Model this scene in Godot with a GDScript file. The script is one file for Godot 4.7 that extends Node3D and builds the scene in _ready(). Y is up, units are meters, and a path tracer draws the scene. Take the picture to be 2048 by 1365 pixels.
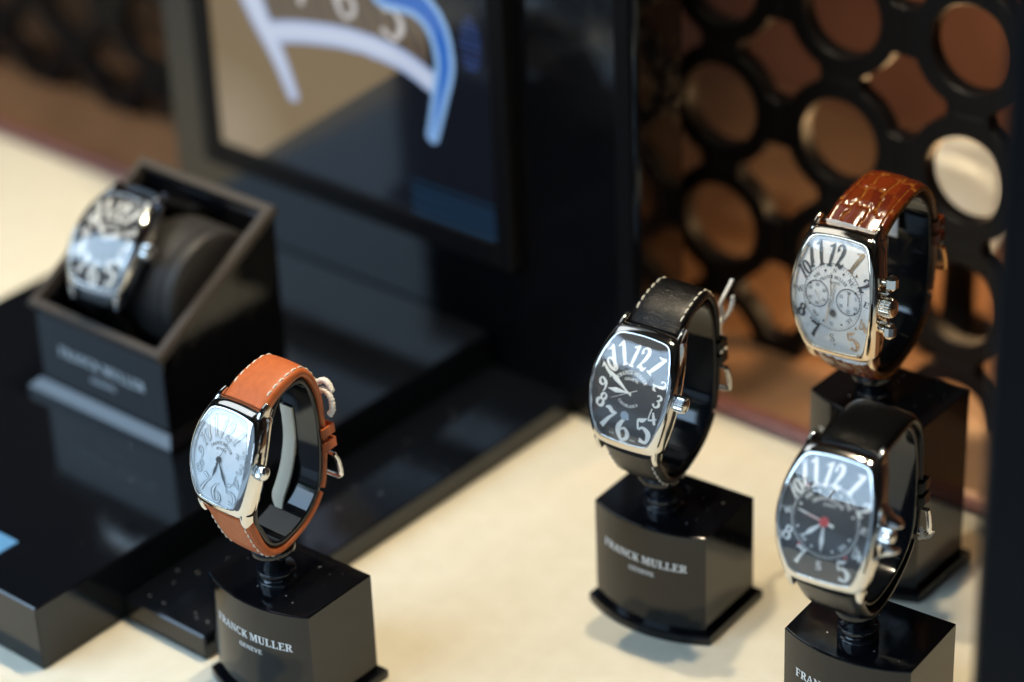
extends Node3D

# All lengths below are written in millimetres; MM turns them into metres when a mesh or a node is made.
# x runs along the back wall of the display to the right, y up, z towards the shop window.
const MM := 0.001

var mat := {}
var taken := {}
var noise_tex := {}


# ---------------------------------------------------------------- mesh building
class MB:
	var v := PackedVector3Array()
	var n := PackedVector3Array()
	var uv := PackedVector2Array()
	var col := PackedColorArray()
	var ix := PackedInt32Array()
	var tint := Color.WHITE
	var colored := false

	func put(p: Vector3, nn: Vector3, t := Vector2.ZERO) -> int:
		v.append(p); n.append(nn); uv.append(t); col.append(tint)
		return v.size() - 1

	func tri(a: Vector3, b: Vector3, c: Vector3) -> void:
		var nn := (b - a).cross(c - a).normalized()
		var i := put(a, nn); put(b, nn); put(c, nn)
		ix.append(i); ix.append(i + 2); ix.append(i + 1)

	func quad(a: Vector3, b: Vector3, c: Vector3, d: Vector3) -> void:
		var nn := (c - a).cross(d - b).normalized()
		var i := put(a, nn); put(b, nn); put(c, nn); put(d, nn)
		for k in [0, 2, 1, 0, 3, 2]:
			ix.append(i + k)

	# rows of points; outside is where (along the row) x (from row to row) points
	func grid(rows: Array, close_u := false, close_v := false, flip := false, colors := []) -> void:
		var nr := rows.size()
		var nc: int = rows[0].size()
		var i0 := v.size()
		var acc := PackedVector3Array()
		acc.resize(nr * nc)
		var er := nr if close_v else nr - 1
		var ec := nc if close_u else nc - 1
		for r in er:
			var r2 := (r + 1) % nr
			for c in ec:
				var c2 := (c + 1) % nc
				var a: Vector3 = rows[r][c]
				var b: Vector3 = rows[r][c2]
				var d: Vector3 = rows[r2][c2]
				var e: Vector3 = rows[r2][c]
				var nn := (d - a).cross(e - b)
				if flip: nn = -nn
				acc[r * nc + c] += nn; acc[r * nc + c2] += nn; acc[r2 * nc + c2] += nn; acc[r2 * nc + c] += nn
				var q := [r * nc + c, r * nc + c2, r2 * nc + c2, r2 * nc + c]
				var order := [0, 1, 2, 0, 2, 3] if flip else [0, 2, 1, 0, 3, 2]
				for k in order:
					ix.append(i0 + q[k])
		for r in nr:
			for c in nc:
				if colors.size(): tint = colors[r][c]
				put(rows[r][c], acc[r * nc + c].normalized(), Vector2(float(c) / maxf(1, nc - 1), float(r) / maxf(1, nr - 1)))
		tint = Color.WHITE

	# a cap over a closed ring, as a fan from its middle
	func fan(ring: Array, flip := false) -> void:
		var m := Vector3.ZERO
		for p in ring: m += p
		m /= ring.size()
		for i in ring.size():
			if flip: tri(m, ring[(i + 1) % ring.size()], ring[i])
			else: tri(m, ring[i], ring[(i + 1) % ring.size()])

	func box(c: Vector3, s: Vector3, r := 0.4) -> void:
		r = minf(r, minf(s.x, minf(s.y, s.z)) * 0.45)
		var h := s / 2
		var P := func(x: int, y: int, z: int, ax: int) -> Vector3:
			var q := Vector3(h.x - (0.0 if ax == 0 else r), h.y - (0.0 if ax == 1 else r), h.z - (0.0 if ax == 2 else r))
			return c + Vector3(x * q.x, y * q.y, z * q.z)
		for sg in [-1, 1]:
			var f := func(a: Vector3, b: Vector3, d: Vector3, e: Vector3) -> void:
				if sg > 0: quad(a, b, d, e)
				else: quad(e, d, b, a)
			f.call(P.call(sg, -1, 1, 0), P.call(sg, -1, -1, 0), P.call(sg, 1, -1, 0), P.call(sg, 1, 1, 0))
			f.call(P.call(-1, sg, 1, 1), P.call(1, sg, 1, 1), P.call(1, sg, -1, 1), P.call(-1, sg, -1, 1))
			f.call(P.call(-1, -1, sg, 2), P.call(1, -1, sg, 2), P.call(1, 1, sg, 2), P.call(-1, 1, sg, 2))
		for a in [-1, 1]:
			for b in [-1, 1]:
				out_quad(c, P.call(a, b, -1, 0), P.call(a, b, 1, 0), P.call(a, b, 1, 1), P.call(a, b, -1, 1))
				out_quad(c, P.call(-1, a, b, 1), P.call(1, a, b, 1), P.call(1, a, b, 2), P.call(-1, a, b, 2))
				out_quad(c, P.call(a, -1, b, 0), P.call(a, 1, b, 0), P.call(a, 1, b, 2), P.call(a, -1, b, 2))
				for d in [-1, 1]:
					out_tri(c, P.call(a, b, d, 0), P.call(a, b, d, 1), P.call(a, b, d, 2))

	func out_quad(c: Vector3, p: Vector3, q: Vector3, r: Vector3, s: Vector3) -> void:
		if (r - p).cross(s - q).dot(p - c) >= 0: quad(p, q, r, s)
		else: quad(s, r, q, p)

	func out_tri(c: Vector3, p: Vector3, q: Vector3, r: Vector3) -> void:
		if (q - p).cross(r - p).dot(p - c) >= 0: tri(p, q, r)
		else: tri(r, q, p)

	# a plan outline (x, z), counter-clockwise seen from above, drawn up through levels [inset, y]
	func pillar(outline: Callable, levels: Array, cap := true, bow := 33) -> void:
		for k in levels.size() - 1:
			var a := []
			var b := []
			for p in outline.call(levels[k][0]): a.append(Vector3(p.x, levels[k][1], p.y))
			for p in outline.call(levels[k + 1][0]): b.append(Vector3(p.x, levels[k + 1][1], p.y))
			# the bowed front is smooth, the corners and the other sides are sharp
			grid([PackedVector3Array(a.slice(0, bow)), PackedVector3Array(b.slice(0, bow))], false, false, true)
			for i in range(bow - 1, a.size()):
				var j := (i + 1) % a.size()
				quad(b[i], b[j], a[j], a[i])
		if cap:
			var top := []
			for p in outline.call(levels[-1][0]): top.append(Vector3(p.x, levels[-1][1], p.y))
			fan(top, true)

	func tube(path: Array, radius, sides := 8, closed := false) -> void:
		var rows := []
		var last := Vector3.ZERO
		for i in path.size():
			var a: Vector3 = path[(i - 1 + path.size()) % path.size()] if closed else path[maxi(0, i - 1)]
			var b: Vector3 = path[(i + 1) % path.size()] if closed else path[mini(path.size() - 1, i + 1)]
			var t := (b - a).normalized()
			var side := (last - t * last.dot(t)).normalized() if last != Vector3.ZERO else t.cross(Vector3.UP if absf(t.y) < 0.9 else Vector3.RIGHT).normalized()
			last = side
			var up := t.cross(side)
			var r: float = radius[i] if radius is Array else radius
			var ring := PackedVector3Array()
			for k in sides:
				var w := TAU * k / sides
				ring.append(path[i] + (side * cos(w) + up * sin(w)) * r)
			rows.append(ring)
		grid(rows, true, closed)
		if not closed:
			fan(Array(rows[0]), true)
			fan(Array(rows[-1]))

	# turned on the y axis: profile of [radius, y]
	func lathe(profile: Array, at: Vector3, sides := 40) -> void:
		var rows := []
		for p in profile:
			var ring := PackedVector3Array()
			for k in sides:
				var w := TAU * k / sides
				ring.append(at + Vector3(cos(w) * p[0], p[1], -sin(w) * p[0]))
			rows.append(ring)
		grid(rows, true)

	func commit() -> ArrayMesh:
		var a := []
		a.resize(Mesh.ARRAY_MAX)
		var s := PackedVector3Array()
		s.resize(v.size())
		for i in v.size(): s[i] = v[i] * MM
		a[Mesh.ARRAY_VERTEX] = s
		a[Mesh.ARRAY_NORMAL] = n
		a[Mesh.ARRAY_TEX_UV] = uv
		if colored: a[Mesh.ARRAY_COLOR] = col
		a[Mesh.ARRAY_INDEX] = ix
		var m := ArrayMesh.new()
		m.add_surface_from_arrays(Mesh.PRIMITIVE_TRIANGLES, a)
		return m


func numbered(called: String) -> String:
	taken[called] = taken.get(called, -1) + 1
	return called if taken[called] == 0 else "%s_%03d" % [called, taken[called]]


func part(parent: Node3D, called: String, b: MB, m: Material) -> MeshInstance3D:
	var o := MeshInstance3D.new()
	o.mesh = b.commit()
	o.material_override = m
	o.name = called
	parent.add_child(o, true)
	return o


func thing(called: String, label: String, category: String, at := Vector3.ZERO, turn := Basis.IDENTITY, group := "") -> Node3D:
	var o := Node3D.new()
	o.name = numbered(called)
	add_child(o)
	o.transform = Transform3D(turn, at * MM)
	o.set_meta("label", label)
	o.set_meta("category", category)
	if group: o.set_meta("group", group)
	return o


func structure(called: String, b: MB, m: Material) -> MeshInstance3D:
	var o := part(self, numbered(called), b, m)
	o.set_meta("kind", "structure")
	return o


# ---------------------------------------------------------------- curves
func smooth_path(pts: Array, count: int, closed := false) -> Array:
	# Catmull-Rom through the points, then spread evenly along the length
	var fine := []
	var n := pts.size()
	var spans := n if closed else n - 1
	for i in spans:
		var p0 = pts[(i - 1 + n) % n] if closed or i > 0 else pts[0] * 2 - pts[1]
		var p1 = pts[i]
		var p2 = pts[(i + 1) % n]
		var p3 = pts[(i + 2) % n] if closed or i + 2 < n else pts[n - 1] * 2 - pts[n - 2]
		for k in 24:
			var t := k / 24.0
			fine.append(0.5 * (2 * p1 + (p2 - p0) * t + (2 * p0 - 5 * p1 + 4 * p2 - p3) * t * t + (3 * p1 - p0 - 3 * p2 + p3) * t * t * t))
	fine.append(pts[0] if closed else pts[n - 1])
	var at := [0.0]
	for i in range(1, fine.size()):
		at.append(at[-1] + (fine[i] - fine[i - 1]).length())
	var out := []
	var j := 0
	for k in count:
		var d: float = at[-1] * k / float(count if closed else count - 1)
		while j < fine.size() - 2 and at[j + 1] < d: j += 1
		var span: float = maxf(1e-9, at[j + 1] - at[j])
		out.append(fine[j].lerp(fine[j + 1], clampf((d - at[j]) / span, 0, 1)))
	return out


# ---------------------------------------------------------------- materials
func noise(seed_: int, freq: float, octaves := 4, kind := FastNoiseLite.TYPE_SIMPLEX_SMOOTH, size := 512) -> NoiseTexture2D:
	var f := FastNoiseLite.new()
	f.seed = seed_
	f.frequency = freq
	f.noise_type = kind
	f.fractal_octaves = octaves
	var t := NoiseTexture2D.new()
	t.width = size
	t.height = size
	t.seamless = true
	t.noise = f
	return t


func ramp(t: NoiseTexture2D, a: Color, b: Color) -> NoiseTexture2D:
	var g := Gradient.new()
	g.set_color(0, a.linear_to_srgb())
	g.set_color(1, b.linear_to_srgb())
	t.color_ramp = g
	return t


func shine(t: NoiseTexture2D, a: float, b: float) -> NoiseTexture2D:
	var g := Gradient.new()
	g.set_color(0, Color(a, a, a))
	g.set_color(1, Color(b, b, b))
	t.color_ramp = g
	return t


func plain(called: String, lin: Color, rough: float, metal := 0.0) -> StandardMaterial3D:
	var m := StandardMaterial3D.new()
	m.resource_name = called
	m.albedo_color = lin.linear_to_srgb()
	m.roughness = rough
	m.metallic = metal
	mat[called] = m
	return m


func triplanar(m: StandardMaterial3D, per_m: float, world := false) -> void:
	m.uv1_triplanar = true
	m.uv1_world_triplanar = world
	m.uv1_scale = Vector3.ONE * per_m


func relief(m: StandardMaterial3D, t: Texture2D, mm_deep: float) -> void:
	m.heightmap_enabled = true
	m.heightmap_texture = t
	m.heightmap_scale = mm_deep * 0.1


func make_materials() -> void:
	var m := plain("suede", Color(1, 1, 1), 0.85)
	m.albedo_texture = ramp(noise(3, 0.006, 5), Color(0.70, 0.632, 0.485), Color(0.75, 0.685, 0.54))
	triplanar(m, 18.0, true)
	relief(m, noise(4, 0.11, 4), 0.22)
	m.rim_enabled = true
	m.rim = 0.15

	var grain := noise(5, 0.03, 4)
	var smudge := shine(noise(11, 0.012, 5), 0.02, 0.15)
	m = plain("lacquer", Color(0.004, 0.004, 0.005), 1.0)
	m.roughness_texture = smudge
	triplanar(m, 14.0)
	m = plain("platform_lacquer", Color(0.004, 0.005, 0.007), 1.0)
	m.roughness_texture = shine(noise(12, 0.01, 5), 0.06, 0.15)
	triplanar(m, 8.0)
	plain("cuff_plastic", Color(0.007, 0.008, 0.010), 0.07)
	plain("black_satin", Color(0.005, 0.005, 0.006), 0.45)
	mat.black_satin.metallic_specular = 0.22
	m = plain("lattice_black", Color(0.006, 0.0055, 0.006), 0.40)
	m.metallic_specular = 0.3
	m = plain("rail_wood", Color(1, 1, 1), 0.38)
	m.albedo_texture = ramp(noise(21, 0.02, 4), Color(0.13, 0.050, 0.042), Color(0.19, 0.078, 0.062))
	triplanar(m, 12.0)
	m = plain("tan_leather", Color(1, 1, 1), 0.6)
	m.albedo_texture = ramp(noise(22, 0.01, 5), Color(0.16, 0.082, 0.040), Color(0.22, 0.118, 0.060))
	triplanar(m, 4.0, true)
	m = plain("brown_wall", Color(1, 1, 1), 0.7)
	m.albedo_texture = ramp(noise(23, 0.008, 4), Color(0.11, 0.046, 0.029), Color(0.16, 0.072, 0.046))
	triplanar(m, 3.0, true)
	plain("dark_room", Color(0.030, 0.028, 0.030), 0.7)
	plain("ceiling_paint", Color(0.06, 0.055, 0.05), 0.8)
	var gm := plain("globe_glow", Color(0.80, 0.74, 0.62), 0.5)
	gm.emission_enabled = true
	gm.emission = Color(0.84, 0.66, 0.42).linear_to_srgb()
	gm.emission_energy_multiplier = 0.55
	plain("patch_blue", Color(0.10, 0.27, 0.48), 0.35)
	m = plain("taupe_satin", Color(0.055, 0.045, 0.038), 0.34)
	plain("pillow", Color(0.022, 0.020, 0.019), 0.55)
	plain("print_silver", Color(0.74, 0.75, 0.74), 0.35)

	plain("steel", Color(0.80, 0.79, 0.77), 0.055, 1.0)
	plain("rose_gold", Color(0.94, 0.80, 0.64), 0.055, 1.0)
	plain("gold_buckle", Color(0.90, 0.50, 0.22), 0.12, 1.0)
	plain("dial_black", Color(0.005, 0.005, 0.006), 0.5)
	mat.dial_black.metallic_specular = 0.25
	m = plain("dial_silver", Color(1, 1, 1), 0.33)
	m.albedo_texture = ramp(noise(31, 0.02, 4), Color(0.74, 0.735, 0.71), Color(0.86, 0.85, 0.82))
	triplanar(m, 60.0)
	plain("dial_white", Color(0.84, 0.85, 0.84), 0.4)
	plain("numeral_white", Color(0.86, 0.85, 0.80), 0.4)
	plain("numeral_black", Color(0.012, 0.011, 0.012), 0.3)
	plain("numeral_bronze", Color(0.42, 0.26, 0.14), 0.25, 0.8)
	plain("outline_grey", Color(0.22, 0.25, 0.26), 0.5)
	plain("red_lacquer", Color(0.55, 0.03, 0.03), 0.3)
	plain("window_disc", Color(0.45, 0.52, 0.58), 0.2, 0.6)
	plain("white_thread", Color(0.84, 0.82, 0.77), 0.9)
	plain("stitch_white", Color(0.74, 0.69, 0.58), 0.8)
	plain("lining_grey", Color(0.62, 0.54, 0.41), 0.8)
	plain("paper_white", Color(0.82, 0.81, 0.78), 0.7)
	plain("dust", Color(0.7, 0.68, 0.64), 0.7)

	var skin := noise(41, 0.035, 5, FastNoiseLite.TYPE_CELLULAR)
	m = plain("black_leather", Color(0.004, 0.0036, 0.0035), 0.22)
	triplanar(m, 90.0)
	relief(m, skin, 0.20)
	m.metallic_specular = 0.4
	m = plain("orange_leather", Color(1, 1, 1), 0.48)
	m.albedo_texture = ramp(noise(42, 0.01, 5), Color(0.44, 0.098, 0.021), Color(0.56, 0.135, 0.032))
	triplanar(m, 60.0)
	relief(m, noise(43, 0.08, 3), 0.05)
	m = plain("black_gloss_leather", Color(0.0035, 0.0035, 0.0035), 0.15)
	triplanar(m, 90.0)
	relief(m, skin, 0.08)
	m.metallic_specular = 0.34
	plain("brown_edge", Color(0.11, 0.02, 0.006), 0.3)
	m = plain("alligator", Color(1, 1, 1), 0.17)
	m.vertex_color_use_as_albedo = true

	m = plain("crystal", Color(1, 1, 1, 0.03), 0.0)
	m.transparency = BaseMaterial3D.TRANSPARENCY_ALPHA
	m.albedo_color = Color(1, 1, 1, 0.03)

	m = plain("facade", Color(0.12, 0.115, 0.11), 0.8)
	plain("facade_dark", Color(0.07, 0.07, 0.072), 0.8)
	plain("facade_glass", Color(0.03, 0.04, 0.05), 0.08)
	plain("paving", Color(0.13, 0.125, 0.12), 0.85)
	plain("leaf", Color(0.05, 0.08, 0.03), 0.6)
	plain("bark", Color(0.06, 0.045, 0.035), 0.9)

	m = plain("panel_glow", Color(0.8, 0.8, 0.8), 0.6)
	m.emission_enabled = true
	m.emission = Color(0.94, 0.98, 1.0)
	m.emission_energy_multiplier = 0.9
	m = plain("lamp_glow", Color(0.9, 0.85, 0.75), 0.3)
	m.emission_enabled = true
	m.emission = Color(1.0, 0.86, 0.66)
	m.emission_energy_multiplier = 12.0


# ---------------------------------------------------------------- camera, sky, lamps
func make_camera() -> void:
	var c := Camera3D.new()
	c.name = "camera"
	c.position = Vector3(700, 626.6, 780) * MM
	c.basis = Basis(Vector3.UP, 0.7243) * Basis(Vector3.RIGHT, -0.5223) * Basis(Vector3.BACK, -0.0434)
	c.keep_aspect = Camera3D.KEEP_HEIGHT
	var a := CameraAttributesPhysical.new()
	a.frustum_focal_length = 97.4
	a.frustum_focus_distance = 0.982
	a.exposure_aperture = 3.9
	a.frustum_near = 0.05
	a.frustum_far = 200.0
	c.attributes = a
	c.fov = 14.05
	c.near = 0.05
	c.far = 200.0
	add_child(c)
	c.current = true


func make_world() -> void:
	var e := Environment.new()
	var sky := ProceduralSkyMaterial.new()
	sky.sky_top_color = Color(0.42, 0.67, 1.0).linear_to_srgb()
	sky.sky_horizon_color = Color(0.66, 0.85, 1.0).linear_to_srgb()
	sky.sky_curve = 0.5
	sky.ground_bottom_color = Color(0.03, 0.03, 0.03).linear_to_srgb()
	sky.ground_horizon_color = Color(0.05, 0.05, 0.05).linear_to_srgb()
	sky.sun_angle_max = 0.0
	var s := Sky.new()
	s.sky_material = sky
	e.background_mode = Environment.BG_SKY
	e.sky = s
	e.background_energy_multiplier = 6.8
	e.tonemap_mode = Environment.TONE_MAPPER_LINEAR
	e.tonemap_exposure = 1.0
	e.sdfgi_enabled = true
	e.ssao_enabled = true
	e.ssil_enabled = true
	var w := WorldEnvironment.new()
	w.name = "surroundings"
	w.environment = e
	add_child(w)


func make_lamp(at: Vector3, aim: Vector3, energy: float, cone: float, label: String) -> void:
	var t := thing("spot_lamp", label, "lamp", at, Basis.IDENTITY, "small spot lamps under the showcase ceiling")
	var b := MB.new()
	b.lathe([[0.01, 9.9], [10.5, 9.9], [11, 9], [11, 1], [10, 0], [8.2, 0], [8.2, 3]], Vector3.ZERO, 32)
	part(t, "housing", b, mat.black_satin)
	b = MB.new()
	b.lathe([[8.1, 3], [5, 2.0], [0.01, 1.6]], Vector3.ZERO, 24)
	part(t, "lens", b, mat.lamp_glow)
	var l := SpotLight3D.new()
	l.name = "beam"
	l.light_color = Color(1.0, 0.93, 0.80)
	l.light_energy = energy
	l.light_size = 0.01
	l.spot_angle = cone
	l.spot_angle_attenuation = 0.6
	l.spot_range = 4.0
	l.spot_attenuation = 2.0
	l.shadow_enabled = true
	l.position = Vector3(0, -2, 0) * MM
	t.add_child(l)
	l.basis = Basis.looking_at((aim - at).normalized(), Vector3.FORWARD)


func make_lamps() -> void:
	make_lamp(Vector3(63, 690, 92), Vector3(63, 0, 130), 0.225, 48.0, "small spot lamp overhead between the orange strap and the black strap watch")
	make_lamp(Vector3(153, 690, 90), Vector3(160, 0, 110), 0.225, 48.0, "small spot lamp straight above the black dial watch")
	make_lamp(Vector3(-330, 690, 90), Vector3(-330, 0, 110), 0.25, 30.0, "small spot lamp over the far left of the cream table")


func make_light_panel() -> void:
	# a flat white panel let into the ceiling at the left; the polished bezels mirror it
	var t := thing("light_panel", "flat white light panel under the showcase ceiling mirrored in the polished bezels", "lamp", Vector3(-395, 699.9, 95))
	var b := MB.new()
	for q in [[Vector3(-229, -4, 0), Vector3(8, 8, 430)], [Vector3(229, -4, 0), Vector3(8, 8, 430)], [Vector3(0, -4, 211), Vector3(449.8, 8, 8)], [Vector3(0, -4, -211), Vector3(449.8, 8, 8)]]:
		b.box(q[0], q[1], 0.8)
	part(t, "frame", b, mat.black_satin)
	b = MB.new()
	b.box(Vector3(0, -3, 0), Vector3(449, 3, 413), 0.3)
	part(t, "diffuser", b, mat.panel_glow)
	var l := AreaLight3D.new()
	l.name = "glow"
	l.area_size = Vector2(0.44, 0.40)
	l.light_color = Color(0.95, 0.98, 1.0)
	l.light_energy = 0.006
	l.shadow_enabled = true
	l.position = Vector3(0, -5.5, 0) * MM
	t.add_child(l)
	l.basis = Basis.looking_at(Vector3.DOWN, Vector3.FORWARD)


# ---------------------------------------------------------------- the showcase
func slab(lo: Vector3, hi: Vector3, r := 0.5) -> MB:
	var b := MB.new()
	b.box((lo + hi) / 2, hi - lo, r)
	return b


func make_setting() -> void:
	structure("table", slab(Vector3(-900, -30, -52), Vector3(900, 0, 330), 2), mat.suede)
	structure("shelf_behind_lattice", slab(Vector3(-900, -30, -330), Vector3(900, -1.5, -52.2), 0.5), mat.tan_leather)
	structure("wall_back", slab(Vector3(-900, -30, -360), Vector3(900, 700, -330.2), 0.5), mat.brown_wall)
	structure("window_sill", slab(Vector3(-900, -30, 330.2), Vector3(900, -6, 430), 1), mat.dark_room)
	structure("window_header", slab(Vector3(-900, 482, 415), Vector3(900, 700, 430), 1), mat.dark_room)
	structure("wall_left", slab(Vector3(-930, -30, -360), Vector3(-900.2, 700, 420), 0.5), mat.dark_room)
	structure("wall_right", slab(Vector3(900.2, -30, -360), Vector3(930, 700, 420), 0.5), mat.dark_room)
	structure("ceiling", slab(Vector3(-930, 700.2, -360), Vector3(930, 730, 430), 0.5), mat.ceiling_paint)
	var b := slab(Vector3(364, 0.1, 165), Vector3(414, 700, 205), 3)
	var t := thing("post", "black vertical post filling the right edge of the picture", "post")
	part(t, "shaft", b, mat.black_satin)


func make_platforms() -> void:
	var t := thing("display_block", "large low black glossy block carrying the watch box", "platform")
	part(t, "block", slab(Vector3(-200, 0.05, -0.4), Vector3(-2.2, 28.6, 262.5), 0.7), mat.platform_lacquer)
	t = thing("display_slab", "thin black glossy slab along the right side of the large block", "platform")
	part(t, "block", slab(Vector3(-2.0, 0.05, -0.4), Vector3(43, 11.2, 220.5), 0.7), mat.platform_lacquer)
	t = thing("blue_patch", "small flat pale blue rectangle on the black block at the left edge", "card", Vector3(-55.5, 28.65, 242.5), Basis(Vector3.UP, 0.0))  # a thin flat rectangle of even pale blue
	part(t, "sheet", slab(Vector3(-14, 0, -6), Vector3(14, 0.5, 6), 0.1), mat.patch_blue)


func make_panel() -> void:
	var t := thing("backing_panel", "tall black glossy panel standing behind the watch box", "panel")
	part(t, "board", slab(Vector3(-197, 0.05, -31), Vector3(81, 520, -0.8), 1.2), mat.lacquer)
	part(t, "edge_strip", slab(Vector3(70, 0.1, -0.7), Vector3(78, 518, 0.6), 0.5), mat.black_satin)
	t = thing("video_screen", "glowing screen showing a close view of a watch case", "screen", Vector3(0, 66, 0))
	var b := MB.new()
	# bezel as four bars round the picture
	var z0 := -0.75
	var z1 := 7.0
	b.box(Vector3(-163, 132, (z0 + z1) / 2), Vector3(12, 264, z1 - z0), 0.8)
	b.box(Vector3(13.5, 132, (z0 + z1) / 2), Vector3(9, 264, z1 - z0), 0.8)
	b.box(Vector3(-74, 6, (z0 + z1) / 2), Vector3(165.8, 12, z1 - z0), 0.8)
	b.box(Vector3(-74, 258, (z0 + z1) / 2), Vector3(165.8, 12, z1 - z0), 0.8)
	part(t, "bezel", b, mat.black_satin)
	b = MB.new()
	var o := Vector3(-156.9, 12.1, 5.6)
	var i0 := b.put(o, Vector3.BACK, Vector2(0, 1))
	b.put(o + Vector3(165.8, 0, 0), Vector3.BACK, Vector2(1, 1))
	b.put(o + Vector3(165.8, 239.8, 0), Vector3.BACK, Vector2(1, 0))
	b.put(o + Vector3(0, 239.8, 0), Vector3.BACK, Vector2(0, 0))
	for k in [0, 2, 1, 0, 3, 2]: b.ix.append(i0 + k)
	var m := plain("screen_picture", Color(0.004, 0.004, 0.005), 0.12)
	m.emission_enabled = true
	m.emission_texture = ImageTexture.create_from_image(screen_image())
	m.emission_energy_multiplier = 0.8
	part(t, "display", b, m)


func seg(p: Vector2, a: Vector2, b: Vector2) -> float:
	var d := b - a
	return (p - a - d * clampf((p - a).dot(d) / d.length_squared(), 0, 1)).length()


func screen_image() -> Image:
	# the picture on the screen: the lower half of a pale watch case on black, brown above a slanting edge. mm from the picture's lower left corner
	var w := 332
	var h := 480
	var im := Image.create(w, h, false, Image.FORMAT_RGBA8)
	var left := smooth_path([Vector2(14, 118), Vector2(22, 92), Vector2(31, 72), Vector2(42, 53), Vector2(49, 37)], 24)
	var bottom := smooth_path([Vector2(38, 64), Vector2(58, 69), Vector2(87, 73), Vector2(115, 71.5), Vector2(136, 64)], 24)
	var right := smooth_path([Vector2(108, 101), Vector2(126, 100), Vector2(137, 92), Vector2(141, 76), Vector2(137, 58), Vector2(132, 40)], 24)
	var digits := []
	for d in [["7", Vector2(60, 83), 22.0], ["6", Vector2(85, 82), 22.0], ["5", Vector2(112, 79), 22.0]]:
		for st in digit_strokes(d[0]):
			var pts := []
			for q in stroke_points(st): pts.append(Vector3(d[1].x + (q.x - 0.3) * d[2], d[1].y + q.y * d[2], q.z * d[2]))
			digits.append(pts)
	for py in h:
		for px in w:
			var p := Vector2((px + 0.5) * 165.8 / w, 239.8 - (py + 0.5) * 239.8 / h)
			var c := Color(0.006, 0.008, 0.013)
			var edge := 10.0 + (p.x - 38.0) * 0.72
			if p.y > edge and p.x < 116 and p.y < 150:
				c = Color(0.20, 0.135, 0.065).lerp(Color(0.33, 0.26, 0.18), clampf(1.0 - p.distance_to(Vector2(8, 8)) / 40.0, 0, 1))
			if p.y < 16 and p.x > 118 and fmod(p.y, 5.0) < 2.2:
				c = Color(0.012, 0.05, 0.11)
			if p.x > 30 and p.x < 132 and p.y > 70 and p.y < 150:
				c = Color(0.10, 0.075, 0.06) if fmod(p.x + p.y * 0.6, 9.0) < 5.5 else Color(0.15, 0.105, 0.06)
				for pts in digits:
					for i in pts.size() - 1:
						var a: Vector3 = pts[i]
						if absf(a.x - p.x) < 6 and absf(a.y - p.y) < 6 and seg(p, Vector2(a.x, a.y), Vector2(pts[i + 1].x, pts[i + 1].y)) < a.z * 0.55:
							c = Color(0.62, 0.60, 0.60)
			var best := 99.0
			for i in 23:
				best = minf(best, seg(p, left[i], left[i + 1]) - lerpf(12.5, 3.4, pow(i / 23.0, 0.7)))
				best = minf(best, seg(p, bottom[i], bottom[i + 1]) - 5.4)
			var blue := 99.0
			for i in 23:
				blue = minf(blue, seg(p, right[i], right[i + 1]) - lerpf(8.5, 3.4, i / 23.0))
			if best < 0: c = Color(0.34, 0.45, 0.74).lerp(Color(0.64, 0.72, 0.90), clampf(-best / 4.0, 0, 1))
			if blue < 0:
				c = Color(0.03, 0.16, 0.60)
				if blue < 0 and blue > -3.2: c = Color(0.28, 0.50, 0.86)
			var crown := Vector2((p.x - 156) / 6.0, (p.y - 88) / 13.0).length()
			if crown < 1.0: c = Color(0.03, 0.06, 0.20) if fmod(p.y, 3.2) < 1.4 else Color(0.008, 0.012, 0.03)
			im.set_pixel(px, py, c.linear_to_srgb())
	return im


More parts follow.
